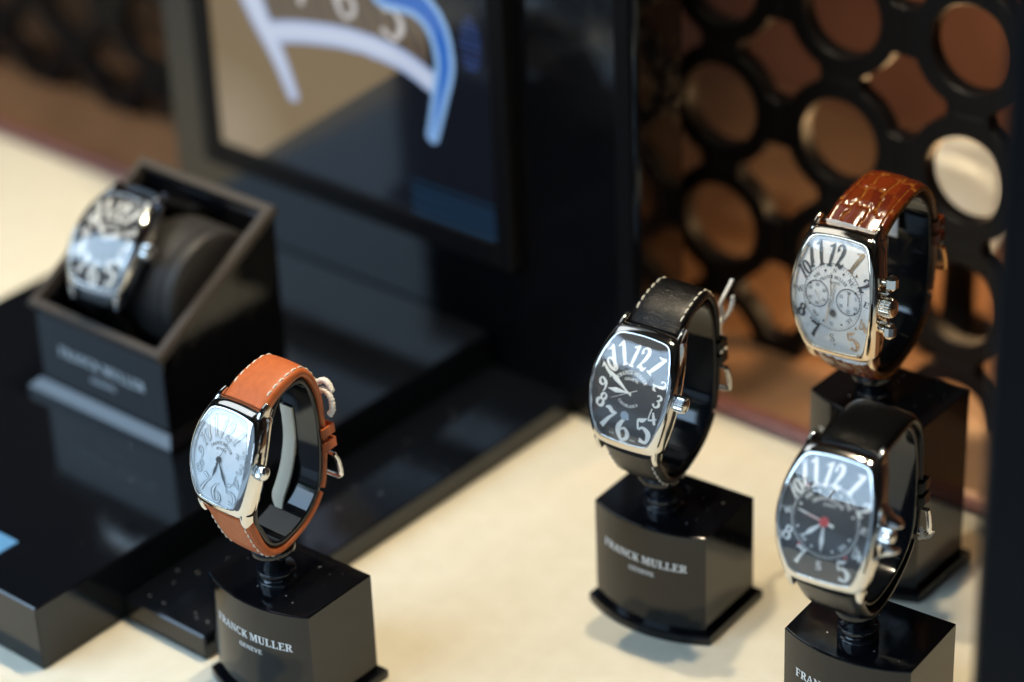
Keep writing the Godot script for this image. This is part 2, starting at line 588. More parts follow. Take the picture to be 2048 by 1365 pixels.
# ---------------------------------------------------------------- the ring lattice
func make_lattice() -> void:
	var px := 62.0
	var py := 58.0
	var N := 96
	# one ring: a round hole in a disc that is cut off square where it meets its neighbours
	var b := MB.new()
	var outer := []
	var hole := []
	for k in N:
		var w := TAU * k / N
		var d := Vector2(cos(w), sin(w))
		var edge := minf((px / 2 - 0.03) / maxf(absf(d.x), 0.001), (py / 2 - 0.03) / maxf(absf(d.y), 0.001))
		var r := edge if minf(absf(d.x), absf(d.y)) * edge < 10.8 else 27.6
		outer.append(d * r)
		hole.append(d * 18.8)
	var rows := []
	for s in [[outer, -8.0, 0.0], [outer, -0.6, 0.0], [outer, 0.0, -0.6], [hole, 0.0, 0.8], [hole, -0.8, 0.0], [hole, -8.0, 0.0]]:
		var ring := PackedVector3Array()
		for p in s[0]:
			var q: Vector2 = p + p.normalized() * s[2]
			ring.append(Vector3(q.x, q.y, s[1]))
		rows.append(ring)
	for k in rows.size() - 1: b.grid([rows[k], rows[k + 1]], true)
	b.grid([rows[5], rows[0]], true)
	var ring_mesh := b.commit()
	var t := thing("ring_lattice", "black screen of joined rings with round holes behind the watches", "lattice screen", Vector3(0, 0, -100))
	var t2 := thing("table_rail", "reddish brown rounded rail along the back edge of the cream table", "rail", Vector3(0, 0.05, -43))
	b = MB.new()
	b.box(Vector3(0, 3.3, 0), Vector3(1700, 6.5, 10), 2.6)
	part(t2, "moulding", b, mat.rail_wood)
	for col in range(-8, 5):
		var x := 47.6 + col * px
		for row in 5:
			var o := MeshInstance3D.new()
			o.mesh = ring_mesh
			o.material_override = mat.lattice_black
			o.name = "ring"
			o.position = Vector3(x, -4.0 + row * py, 0) * MM
			t.add_child(o, true)
	t = thing("added_globe", "added glowing cream globe making the bright disc seen through a lattice hole at right", "lamp", Vector3(137, -1.45, -158))  # added glowing globe standing in for a bright disc of unclear origin
	b = MB.new()
	b.lathe([[20, 0], [20, 4], [8, 6], [7, 40], [12, 46], [0.02, 46]], Vector3.ZERO, 32)
	part(t, "foot", b, mat.black_satin)
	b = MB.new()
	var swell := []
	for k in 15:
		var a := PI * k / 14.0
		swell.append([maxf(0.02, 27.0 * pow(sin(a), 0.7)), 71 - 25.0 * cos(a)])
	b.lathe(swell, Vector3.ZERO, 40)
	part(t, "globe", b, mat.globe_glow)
	var l := OmniLight3D.new()  # added light inside it, warms the shelf and wall behind the lattice
	l.name = "added_warm_light"
	l.light_color = Color(1.0, 0.80, 0.56)
	l.light_energy = 0.022
	l.light_size = 0.018
	l.omni_range = 3.0
	l.omni_attenuation = 2.0
	l.shadow_enabled = true
	l.position = Vector3(0, 71, 0) * MM
	t.add_child(l)



# ---------------------------------------------------------------- lettering
func lettering(text: String, width: float, height: float, place: Callable, depth := 0.0, bold := true, y0 := 0.0, b: MB = null) -> MB:
	# the letters of a TextMesh stretched to width x height and laid on a surface by place(x, y, h)
	var f := SystemFont.new()
	f.font_names = PackedStringArray(["Droid Serif"])
	f.font_weight = 700 if bold else 400
	var t := TextMesh.new()
	t.font = f
	t.text = text
	t.font_size = 96
	t.pixel_size = 0.01
	t.depth = 0.0
	t.curve_step = 2.0
	var a := t.get_mesh_arrays()
	var src: PackedVector3Array = a[Mesh.ARRAY_VERTEX]
	var idx: PackedInt32Array = a[Mesh.ARRAY_INDEX] if a[Mesh.ARRAY_INDEX] != null else PackedInt32Array(range(src.size()))
	var lo := Vector3.INF
	var hi := -Vector3.INF
	for p in src:
		lo = lo.min(p)
		hi = hi.max(p)
	if b == null: b = MB.new()
	for i in range(0, idx.size(), 3):
		var q := []
		for k in 3:
			var p := src[idx[i + k]]
			q.append(place.call((p.x - (lo.x + hi.x) / 2) / (hi.x - lo.x) * width, y0 + (p.y - lo.y) / (hi.y - lo.y) * height, depth))
		b.tri(q[0], q[2], q[1])
	return b


# ---------------------------------------------------------------- numerals drawn as swelling strokes
func digit_strokes(d: String) -> Array:
	match d:
		"0": return [["loop", 0.31, 0.5, 0.25, 0.46, 0.15, 0.045]]
		"1": return [[[0.44, 0.99, 0.09], [0.36, 0.5, 0.14], [0.28, 0.02, 0.10]], [[0.44, 0.99, 0.05], [0.28, 0.87, 0.07], [0.10, 0.84, 0.025]], [[0.12, 0.02, 0.03], [0.28, 0.03, 0.06], [0.46, 0.02, 0.03]]]
		"2": return [[[0.16, 0.68, 0.13], [0.10, 0.82, 0.07], [0.28, 0.97, 0.06], [0.51, 0.84, 0.14], [0.47, 0.60, 0.15], [0.26, 0.28, 0.08], [0.05, 0.06, 0.04]], [[0.05, 0.06, 0.05], [0.24, 0.13, 0.12], [0.42, 0.03, 0.12], [0.61, 0.16, 0.03]]]
		"3": return [[[0.10, 0.82, 0.11], [0.26, 0.97, 0.06], [0.49, 0.82, 0.14], [0.38, 0.60, 0.08], [0.22, 0.54, 0.04]], [[0.22, 0.54, 0.04], [0.45, 0.50, 0.09], [0.55, 0.27, 0.15], [0.34, 0.03, 0.07], [0.07, 0.17, 0.12]]]
		"4": return [[[0.46, 0.99, 0.05], [0.22, 0.64, 0.05], [0.03, 0.32, 0.05]], [[0.03, 0.32, 0.06], [0.34, 0.30, 0.08], [0.65, 0.34, 0.04]], [[0.50, 0.76, 0.07], [0.45, 0.35, 0.14], [0.42, 0.0, 0.10]]]
		"5": return [[[0.18, 0.96, 0.07], [0.38, 0.92, 0.11], [0.60, 0.99, 0.03]], [[0.18, 0.96, 0.05], [0.14, 0.76, 0.06], [0.12, 0.56, 0.05]], [[0.12, 0.56, 0.05], [0.36, 0.62, 0.08], [0.56, 0.36, 0.16], [0.36, 0.03, 0.08], [0.07, 0.15, 0.13]]]
		"6": return [[[0.54, 0.96, 0.04], [0.30, 0.84, 0.08], [0.09, 0.45, 0.16], [0.24, 0.05, 0.09], [0.48, 0.11, 0.10], [0.55, 0.34, 0.13], [0.38, 0.53, 0.07], [0.17, 0.40, 0.04]]]
		"7": return [[[0.04, 0.86, 0.04], [0.20, 0.95, 0.12], [0.42, 0.88, 0.11], [0.62, 0.97, 0.04]], [[0.62, 0.97, 0.04], [0.40, 0.55, 0.09], [0.24, 0.02, 0.15]]]
		"8": return [["loop", 0.31, 0.75, 0.18, 0.215, 0.12, 0.05], ["loop", 0.31, 0.27, 0.245, 0.25, 0.15, 0.055]]
		"9":
			var s = digit_strokes("6")[0].duplicate(true)
			for p in s:
				p[0] = 0.62 - p[0]
				p[1] = 1.0 - p[1]
			return [s]
	return []


func stroke_points(st: Array) -> Array:
	var out := []
	if st[0] is String:
		for k in 29:
			var w := TAU * k / 28.0
			out.append(Vector3(st[1] + cos(w) * st[3], st[2] + sin(w) * st[4], lerpf(st[6], st[5], absf(cos(w)))))
	else:
		var pts := []
		for p in st: pts.append(Vector3(p[0], p[1], p[2]))
		out = smooth_path(pts, 7 + 5 * (pts.size() - 2))
	return out


# text of digits centred at c on a surface; up points to the head of the digits, both in surface mm
func numeral(b: MB, text: String, c: Vector2, height: float, up: Vector2, surf: Callable, lift: float, fat := 1.0, squeeze := 1.0) -> void:
	up = up.normalized()
	var side := Vector2(up.y, -up.x)
	var step := 0.62 * squeeze
	var x0 := -step * text.length() / 2.0
	for k in text.length():
		for st in digit_strokes(text[k]):
			var pts := stroke_points(st)
			var n := pts.size()
			var top_l := PackedVector3Array()
			var top_r := PackedVector3Array()
			var bot_l := PackedVector3Array()
			var bot_r := PackedVector3Array()
			for i in n:
				var a: Vector3 = pts[maxi(0, i - 1)]
				var d: Vector3 = pts[mini(n - 1, i + 1)]
				var t := Vector2(d.x - a.x, d.y - a.y).normalized()
				var nn := Vector2(-t.y, t.x)
				var p := Vector2(pts[i].x, pts[i].y)
				var hw: float = pts[i].z * 0.5 * fat
				for s in [1, -1]:
					var q: Vector2 = p + nn * hw * s
					var e: Vector2 = c + side * (x0 + k * step + q.x * squeeze) * height + up * (q.y - 0.5) * height
					if s > 0:
						top_l.append(surf.call(e.x, e.y, lift))
						bot_l.append(surf.call(e.x, e.y, 0.0))
					else:
						top_r.append(surf.call(e.x, e.y, lift))
						bot_r.append(surf.call(e.x, e.y, 0.0))
			b.grid([top_l, top_r])
			b.grid([bot_l, top_l])
			b.grid([top_r, bot_r])


# ---------------------------------------------------------------- watches
func tonneau(w: float, we: float, l: float, bulge: float) -> Array:
	# barrel outline, counter-clockwise, the same number of points whatever the size
	var p := []
	for k in 28:
		var y := lerpf(-l / 2, l / 2, k / 28.0)
		p.append(Vector2(w / 2 - (w - we) / 2 * pow(2 * y / l, 2), y))
	for k in 14:
		var x := lerpf(we / 2, -we / 2, k / 14.0)
		p.append(Vector2(x, l / 2 + bulge * (1 - pow(2 * x / we, 2))))
	for k in 28:
		var y := lerpf(l / 2, -l / 2, k / 28.0)
		p.append(Vector2(-w / 2 + (w - we) / 2 * pow(2 * y / l, 2), y))
	for k in 14:
		var x := lerpf(-we / 2, we / 2, k / 14.0)
		p.append(Vector2(x, -l / 2 - bulge * (1 - pow(2 * x / we, 2))))
	for pass_ in 2:
		var q := []
		for i in p.size():
			q.append(p[i] * 0.5 + (p[(i + 1) % p.size()] + p[i - 1]) * 0.25)
		p = q
	return p


const CURVE := 50.0     # radius of the watch's bend from 12 to 6, mm


func bent(p: Vector2, h: float) -> Vector3:
	return Vector3(p.x, p.y, h - p.y * p.y / (2 * CURVE))


func on_dial(x: float, y: float, h: float) -> Vector3:
	return Vector3(x, y, h - y * y / (2 * CURVE) - x * x / 500.0)


func make_case(t: Node3D, w: float, l: float, metal: Material) -> void:
	var we := w * 0.735
	var b := MB.new()
	var rings := []
	for s in [[2.75, -0.35], [2.6, 0.75], [2.35, 0.95], [2.0, 0.92], [1.2, 0.45], [0.6, -0.35], [0.25, -1.3], [0.05, -2.6], [0.0, -4.2], [0.1, -5.8], [0.4, -7.3], [1.0, -8.7], [2.4, -9.9], [5.5, -10.4]]:
		var ring := PackedVector3Array()
		for p in tonneau(w - 2 * s[0], we - 1.9 * s[0], l - 2.9 * s[0], 0.9): ring.append(bent(p, s[1]))
		rings.append(ring)
	b.grid(rings, true, false)
	b.fan(Array(rings[-1]))
	# lugs: the four corners run on and bend down towards the strap
	for sx in [-1, 1]:
		for sy in [-1, 1]:
			var path := smooth_path([Vector3(we / 2 - 0.7, l / 2 - 8.0, -4.0 - pow(l / 2 - 8, 2) / 100), Vector3(we / 2 - 0.8, l / 2 - 2.5, -3.9 - pow(l / 2 - 2.5, 2) / 100), Vector3(we / 2 - 0.95, l / 2 + 0.4, -4.0 - pow(l / 2 + 0.4, 2) / 100), Vector3(we / 2 - 1.2, l / 2 + 2.2, -4.6 - pow(l / 2 + 2.2, 2) / 100)], 9)
			var rows := []
			for i in path.size():
				var f := i / 8.0
				var hx := lerpf(1.5, 0.95, f)
				var hz := lerpf(3.4, 1.7, f * f)
				var ring := PackedVector3Array()
				for k in 20:
					var a := TAU * k / 20
					var cx := signf(cos(a)) * pow(absf(cos(a)), 0.6)
					var cz := signf(sin(a)) * pow(absf(sin(a)), 0.6)
					var q: Vector3 = path[i] + Vector3(hx * cx, cz * hz * 0.75 * f, cz * hz)
					ring.append(Vector3(q.x * sx, q.y * sy, q.z))
				rows.append(ring)
			b.grid(rows, true, false, sx * sy < 0)
			b.fan(Array(rows[-1]), sx * sy > 0)
	part(t, "case", b, metal)


func fill(b: MB, ring_of: Callable, surf: Callable, h: float, flip := false) -> void:
	# a lid over an outline, as rings shrinking to the middle
	var rows := []
	for k in 9:
		var f := 1.0 - k / 8.0 * 0.999
		var ring := PackedVector3Array()
		for p in ring_of.call(): ring.append(surf.call(p.x * f, p.y * f, h))
		rows.append(ring)
	b.grid(rows, true, false, flip)


func make_crown(t: Node3D, at: Vector3, r: float, long: float, metal: Material) -> void:
	var b := MB.new()
	var rows := []
	for s in [[-1.6, 0.55, 0.0], [0.0, 0.55, 0.0], [0.05, 0.86, 0.0], [0.5, 1.0, 1.0], [long - 0.7, 1.0, 1.0], [long - 0.2, 0.88, 0.2], [long, 0.7, 0.0], [long + 0.35, 0.35, 0.0], [long + 0.42, 0.02, 0.0]]:
		var ring := PackedVector3Array()
		for k in 88:
			var a := TAU * k / 88
			var rr: float = r * s[1] * (1.0 + 0.055 * s[2] * (1.0 if (k / 2) % 2 == 0 else -1.0))
			ring.append(at + Vector3(s[0], cos(a) * rr, sin(a) * rr))
		rows.append(ring)
	b.grid(rows, true)
	part(t, "crown", b, metal)


func make_hand(t: Node3D, called: String, tip: Vector2, from: Vector2, width: float, tail: float, h: float, m: Material, leaf := true) -> void:
	var b := MB.new()
	var d := (tip - from).normalized()
	var s := Vector2(-d.y, d.x)
	var len_ := tip.distance_to(from)
	var shape := [[-tail, 0.35], [0.0, 0.30], [0.18, 0.35], [0.62, 1.0], [1.0, 0.04]] if leaf else [[-tail, 0.8], [0.0, 0.5], [0.5, 0.4], [0.9, 0.3], [1.0, 0.1]]
	var l := PackedVector3Array()
	var c := PackedVector3Array()
	var r := PackedVector3Array()
	for q in shape:
		var p: Vector2 = from + d * len_ * q[0]
		l.append(on_dial(p.x + s.x * width / 2 * q[1], p.y + s.y * width / 2 * q[1], h))
		c.append(on_dial(p.x, p.y, h + 0.16 * q[1]))
		r.append(on_dial(p.x - s.x * width / 2 * q[1], p.y - s.y * width / 2 * q[1], h))
	b.grid([l, c])
	b.grid([c, r])
	var l2 := PackedVector3Array()
	var r2 := PackedVector3Array()
	for i in l.size():
		l2.append(l[i] - Vector3(0, 0, 0.15))
		r2.append(r[i] - Vector3(0, 0, 0.15))
	b.grid([l2, l])
	b.grid([r, r2])
	part(t, called, b, m)


func disc(c: Vector2, r: float, h: float, b: MB) -> void:
	var rows := []
	for s in [[1.0, 0.0], [1.0, h], [0.02, h]]:
		var ring := PackedVector3Array()
		for k in 40:
			var a := TAU * k / 40
			ring.append(on_dial(c.x + cos(a) * r * s[0], c.y + sin(a) * r * s[0], s[1]))
		rows.append(ring)
	for k in 2: b.grid([rows[k], rows[k + 1]], true)


func circle_line(c: Vector2, r: float, wide: float, h: float, b: MB, sy := 1.0) -> void:
	var a := PackedVector3Array()
	var d := PackedVector3Array()
	for k in 72:
		var w := TAU * k / 72
		a.append(on_dial(c.x + cos(w) * (r + wide / 2), c.y + sin(w) * (r + wide / 2) * sy, h))
		d.append(on_dial(c.x + cos(w) * (r - wide / 2), c.y + sin(w) * (r - wide / 2) * sy, h))
	b.grid([a, d], true)


func ticks(c: Vector2, r: float, long: float, wide: float, count: int, h: float, b: MB, sy := 1.0, skip := 0) -> void:
	for k in count:
		if skip and k % skip == 0: continue
		var w := TAU * k / count
		var d := Vector2(sin(w), cos(w) * sy)
		var s := Vector2(d.y, -d.x).normalized() * wide / 2
		var p := c + d * r
		var q := c + d * (r - long)
		b.quad(on_dial(p.x - s.x, p.y - s.y, h), on_dial(q.x - s.x, q.y - s.y, h), on_dial(q.x + s.x, q.y + s.y, h), on_dial(p.x + s.x, p.y + s.y, h))


func arc_text(text: String, c: Vector2, r: float, width: float, height: float, h: float, b: MB, under := false, bold := true) -> void:
	# letters along an arc over (or under) a centre
	lettering(text, width, height, func(x: float, y: float, hh: float) -> Vector3:
		var a := x / r
		var d := Vector2(sin(a), cos(a)) * (r + y) if not under else Vector2(sin(a), -cos(a)) * (r - y)
		return on_dial(c.x + d.x, c.y + d.y, hh), h, bold, 0.0, b)


func flat_text(text: String, c: Vector2, up: Vector2, width: float, height: float, h: float, b: MB, bold := true) -> void:
	up = up.normalized()
	var side := Vector2(up.y, -up.x)
	lettering(text, width, height, func(x: float, y: float, hh: float) -> Vector3:
		var p := c + side * x + up * (y - height / 2)
		return on_dial(p.x, p.y, hh), h, bold, 0.0, b)


# numerals of a full dial: [text, x, y, height, lean] ; lean 1 = head away from the middle
const FULL := [["12", 0.3, 12.6, 7.6, 0.8], ["1", 8.0, 11.5, 7.6, 0.9], ["2", 11.3, 4.9, 5.0, 0.9], ["3", 11.9, -0.8, 4.7, 0.25], ["4", 10.6, -7.0, 5.6, -0.35], ["5", 7.6, -13.2, 8.6, -0.5], ["6", -0.6, -14.6, 8.6, -0.6], ["7", -7.6, -12.3, 8.2, -0.7], ["8", -10.6, -6.2, 5.3, -0.45], ["9", -11.0, -0.5, 4.9, 0.35], ["10", -10.2, 6.2, 5.6, 0.95], ["11", -8.2, 11.2, 8.2, 0.9]]


func lean_of(x: float, y: float, lean: float) -> Vector2:
	var out := Vector2(x, y).normalized()
	if lean >= 0: return (Vector2.UP * -1).lerp(out, lean)
	return Vector2(0, 1).lerp(-out, -lean)


func make_watch(label: String, at: Node3D, pose: Dictionary, style: String) -> Node3D:
	var pos: Vector3 = pose.pos
	var turn := Basis(Vector3.UP, deg_to_rad(pose.yaw)) * Basis(Vector3.RIGHT, -deg_to_rad(pose.tilt)) * Basis(Vector3.BACK, deg_to_rad(pose.roll))
	var world := at.transform * Transform3D(turn, pos * MM)
	var t := thing("wristwatch", label, "watch", world.origin / MM, world.basis, "barrel shaped wristwatches on show")
	var w: float = pose.w
	var l: float = pose.l
	var metal: Material = mat[pose.metal]
	make_case(t, w, l, metal)
	var dw := w - 4.9
	var dwe := w * 0.735 - 4.7
	var dl := l - 7.4
	var face := func() -> Array: return tonneau(dw, dwe, dl, 0.8)
	# dial and crystal
	var b := MB.new()
	fill(b, face, on_dial, -0.25)
	var dial := part(t, "dial", b, mat[pose.dial])
	b = MB.new()
	var glass := func() -> Array: return tonneau(dw + 0.35, dwe + 0.35, dl + 0.35, 0.8)
	var over := func(x: float, y: float, h: float) -> Vector3: return Vector3(x, y, h - y * y / (2 * CURVE) - x * x / 330.0)
	fill(b, glass, over, 1.55)
	fill(b, glass, over, 0.95, true)
	part(t, "crystal", b, mat.crystal)
	make_crown(t, Vector3(w / 2 - 0.2, pose.get("crown_y", 0.0), -4.4), pose.get("crown_r", 3.0), pose.get("crown_long", 4.2), metal)
	match style:
		"full_black", "full_box", "full_white":
			var k: float = pose.get("scale", 1.0)
			var white: bool = style == "full_white"
			for q in FULL:
				b = MB.new()
				numeral(b, q[0], Vector2(q[1], q[2]) * k, q[3] * k * 1.08, lean_of(q[1], q[2], q[4]), on_dial, -0.12, 1.5 if not white else 1.4, 0.95 if q[0].length() == 1 else 0.78)
				var o := part(dial, "numeral", b, mat.outline_grey if white else mat.numeral_white)
				if white:
					b = MB.new()
					numeral(b, q[0], Vector2(q[1], q[2]) * k, q[3] * k * 1.08, lean_of(q[1], q[2], q[4]), on_dial, -0.04, 0.85, 0.95 if q[0].length() == 1 else 0.78)
					part(dial, "numeral_fill", b, mat.dial_white)
			b = MB.new()
			var ink: Material = mat.numeral_black if white else mat.numeral_white
			arc_text("FRANCK MULLER", Vector2(0, -1.0) * k, 6.9 * k, 12.5 * k, 1.35 * k, -0.18, b)
			arc_text("GENEVE", Vector2(0, -4.0) * k, 7.7 * k, 5.6 * k, 1.0 * k, -0.18, b)
			if style == "full_black":
				arc_text("CASABLANCA", Vector2(0.3, 0), 6.3, 9.5, 1.1, -0.18, b, true)
				flat_text("SWISS", Vector2(-5.2, -17.7), Vector2(-0.1, 1), 2.2, 0.45, -0.18, b)
				flat_text("MADE", Vector2(3.6, -18.2), Vector2(0.05, 1), 2.2, 0.45, -0.18, b)
			part(dial, "lettering", b, ink)
			if style == "full_black":
				b = MB.new()
				disc(Vector2(-0.2, -9.6), 1.75, 0.04, b)
				part(dial, "date_window", b, mat.window_disc)
				make_hand(t, "hand", Vector2(-10.3, 5.4), Vector2(0, -0.9), 1.9, 0.12, 0.35, mat.numeral_white)
				make_hand(t, "hand", Vector2(-8.8, -1.4), Vector2(0, -0.9), 1.9, 0.12, 0.12, mat.numeral_white)
				make_hand(t, "hand", Vector2(-7.0, -4.6), Vector2(0, -0.9), 0.32, 0.5, 0.55, mat.numeral_white, false)
			elif white:
				make_hand(t, "hand", Vector2(-2.8, -8.6) * k, Vector2(0, -0.2), 1.2, 0.12, 0.12, mat.numeral_black)
				make_hand(t, "hand", Vector2(5.6, -10.5) * k, Vector2(0, -0.2), 1.1, 0.12, 0.35, mat.numeral_black)
				make_hand(t, "hand", Vector2(3.4, 8.0) * k, Vector2(0, -0.2), 0.3, 0.3, 0.55, mat.numeral_black, false)
				b = MB.new()
				disc(Vector2(0, -0.2), 1.1, 0.6, b)
				part(t, "hub", b, mat.numeral_black)
			else:
				make_hand(t, "hand", Vector2(-7, 6), Vector2.ZERO, 2.0, 0.12, 0.35, mat.numeral_white)
				make_hand(t, "hand", Vector2(8, 3), Vector2.ZERO, 2.0, 0.12, 0.12, mat.numeral_white)
		"chronograph", "complication":
			var chrono: bool = style == "chronograph"
			var ink: Material = mat.numeral_black if chrono else mat.numeral_white
			for q in [["12", -0.6, 15.7, 7.4, 0.6], ["1", 8.2, 14.8, 7.4, 0.8], ["2", 12.8, 7.4, 5.0, 0.6], ["4", 12.6, -8.2, 5.2, -0.3], ["5", 7.8, -15.8, 7.0, -0.4], ["7", -8.4, -14.2, 6.4, -0.5], ["8", -13.2, -7.2, 4.8, -0.35], ["10", -12.8, 8.4, 5.0, 0.8], ["11", -9.2, 14.8, 8.2, 0.7]]:
				b = MB.new()
				numeral(b, q[0], Vector2(q[1], q[2]), q[3] * 1.1, lean_of(q[1], q[2], q[4]), on_dial, -0.10, 1.55, 0.95 if q[0].length() == 1 else 0.74)
				part(dial, "numeral", b, mat.numeral_bronze if chrono and q[0] in ["1", "4", "5"] else ink)
			b = MB.new()
			flat_text("W", Vector2(-14.2, 0.6), Vector2(-0.3, 1), 3.2, 2.4, -0.18, b)
			flat_text("S", Vector2(-1.0, -16.2), Vector2(0, 1), 2.0, 3.4, -0.18, b)
			flat_text("E", Vector2(14.2, 0.4), Vector2(0.3, 1), 2.2, 2.2, -0.18, b)
			var sy := 1.02
			circle_line(Vector2(0, 0), 12.4, 0.22, -0.19, b, sy)
			ticks(Vector2(0, 0), 12.2, 0.9, 0.14, 60, -0.19, b, sy)
			for q in [["N", 0], ["NE", 45], ["SE", 135], ["SW", 225], ["NW", 315]]:
				var a := deg_to_rad(q[1])
				var d := Vector2(sin(a), cos(a))
				flat_text(q[0], d * 10.3, d, 1.5 * q[0].length(), 1.5, -0.18, b)
			for a in [22, 68, 112, 158, 202, 248, 292, 338]:
				var d := Vector2(sin(deg_to_rad(a)), cos(deg_to_rad(a))) * 10.4
				disc(d, 0.42, -0.17, b)
			arc_text("FRANCK MULLER", Vector2(0, 0), 7.4, 11.5, 1.25, -0.18, b)
			flat_text("GENEVE", Vector2(0.6, 5.9), Vector2(0, 1), 4.6, 0.9, -0.18, b)
			if chrono:
				for q in [[Vector2(-6.6, 0.4), ["60", "10", "20", "30", "40", "50"]], [Vector2(6.8, -0.2), ["30", "5", "10", "15", "20", "25"]]]:
					circle_line(q[0], 5.0, 0.3, -0.17, b)
					ticks(q[0], 4.9, 0.55, 0.1, 60, -0.17, b)
					for k in 6:
						var a := TAU * k / 6
						var d := Vector2(sin(a), cos(a)) * 3.5
						flat_text(q[1][k], q[0] + d, Vector2(0, 1), 0.75 * q[1][k].length(), 1.15, -0.17, b)
				for k in 20:
					var a := TAU * k / 20
					var c := Vector2(0.3, -5.9)
					var d := Vector2(sin(a), cos(a))
					var s := Vector2(d.y, -d.x) * 0.3
					var p: Vector2 = c + d * 2.3
					b.tri(on_dial(c.x - s.x, c.y - s.y, -0.16), on_dial(p.x, p.y, -0.16), on_dial(c.x + s.x, c.y + s.y, -0.16))
				flat_text("U", Vector2(-0.4, -10.2), Vector2(0, 1), 1.5, 1.6, -0.17, b)
				part(dial, "lettering", b, ink)
				b = MB.new()
				for q in [[Vector2(-9.6, 11.8), 0.4], [Vector2(9.2, 10.2), 0.9], [Vector2(-9.4, -9.8), 2.6], [Vector2(9.8, -9.8), 3.8]]:
					var p: Vector2 = q[0]
					b.tri(on_dial(p.x - 0.7, p.y - 0.6, -0.15), on_dial(p.x + 0.7, p.y - 0.6, -0.15), on_dial(p.x, p.y + 0.9, -0.15))
				flat_text("I", Vector2(-0.4, -19.0), Vector2(0, 1), 0.9, 1.1, -0.15, b)
				part(dial, "marker", b, mat.numeral_bronze)
				make_hand(t, "hand", Vector2(-1.4, 9.6), Vector2(-0.4, 0.0), 0.75, 0.12, 0.12, metal, false)
				make_hand(t, "hand", Vector2(-3.2, -11.0), Vector2(-0.4, 0.0), 0.9, 0.5, 0.35, metal, false)
				make_hand(t, "hand", Vector2(-6.2, 0.3) + Vector2(1.6, -3.0), Vector2(-6.6, 0.4), 0.5, 0.4, 0.05, metal, false)
				make_hand(t, "hand", Vector2(6.8, 3.2), Vector2(6.8, -0.2), 0.5, 0.4, 0.05, metal, false)
				b = MB.new()
				disc(Vector2(-0.4, 0), 1.0, 0.7, b)
				part(t, "hub", b, mat.rose_gold)
				for sy2 in [-1, 1]:
					b = MB.new()
					var c := Vector3(w / 2 - 1.6, 8.8 * sy2, -5.2)
					b.tube([c, c + Vector3(2.6, 0.0, 0)], 1.7, 16)
					b.box(c + Vector3(4.4, 0.3 * sy2, 0), Vector3(4.2, 5.6, 4.6), 1.2)
					b.box(c + Vector3(2.2, -3.4 * sy2, 0.2), Vector3(3.6, 2.6, 4.2), 1.1)
					part(t, "pusher", b, metal)
			else:
				part(dial, "lettering", b, ink)
				b = MB.new()
				for q in [[Vector2(-8.8, 10.6)], [Vector2(-8.6, -10.0)], [Vector2(8.8, -10.2)]]:
					var p: Vector2 = q[0]
					b.tri(on_dial(p.x - 0.8, p.y - 0.7, -0.15), on_dial(p.x + 0.8, p.y - 0.7, -0.15), on_dial(p.x, p.y + 0.9, -0.15))
				part(dial, "marker", b, mat.red_lacquer)
				make_hand(t, "hand", Vector2(-7.4, -6.8), Vector2(0, 0), 1.7, 0.1, 0.12, mat.numeral_white)
				make_hand(t, "hand", Vector2(-0.2, -10.8), Vector2(0, 0), 1.6, 0.1, 0.35, mat.numeral_white)
				make_hand(t, "hand", Vector2(-10.2, 2.2), Vector2(0, 0), 1.4, 0.36, 0.6, mat.numeral_white, false)
				make_hand(t, "hand", Vector2(-6.4, 1.4), Vector2(0, 0), 0.5, 0.3, 0.78, mat.red_lacquer, false)
				b = MB.new()
				disc(Vector2(0, 0), 1.7, 0.75, b)
				part(t, "hub", b, mat.red_lacquer)
				# shoulders that rise on both sides of the crown
				b = MB.new()
				var rows := []
				for s in [[0.7, -7.6], [0.95, -6.8], [1.0, -5.4], [1.0, -3.6], [0.92, -2.4], [0.6, -1.6]]:
					var ring := PackedVector3Array()
					for k in 48:
						var y := lerpf(-12.5, 12.5, k / 47.0)
						var f := exp(-pow((absf(y) - 4.6) / 3.0, 2)) * 6.4 + exp(-pow(y / 8.5, 2)) * 1.4
						if absf(y) < 3.4: f = minf(f, lerpf(1.0, 6.4, smoothstep(2.9, 3.5, absf(y))))
						ring.append(bent(Vector2(w / 2 - 1.6 - 4.2 * pow(y / (l / 2.0), 2) + f * s[0] + 1.0 * s[0], y), s[1]))
					rows.append(ring)
				b.grid(rows)
				part(t, "crown_guard", b, metal)
	return t


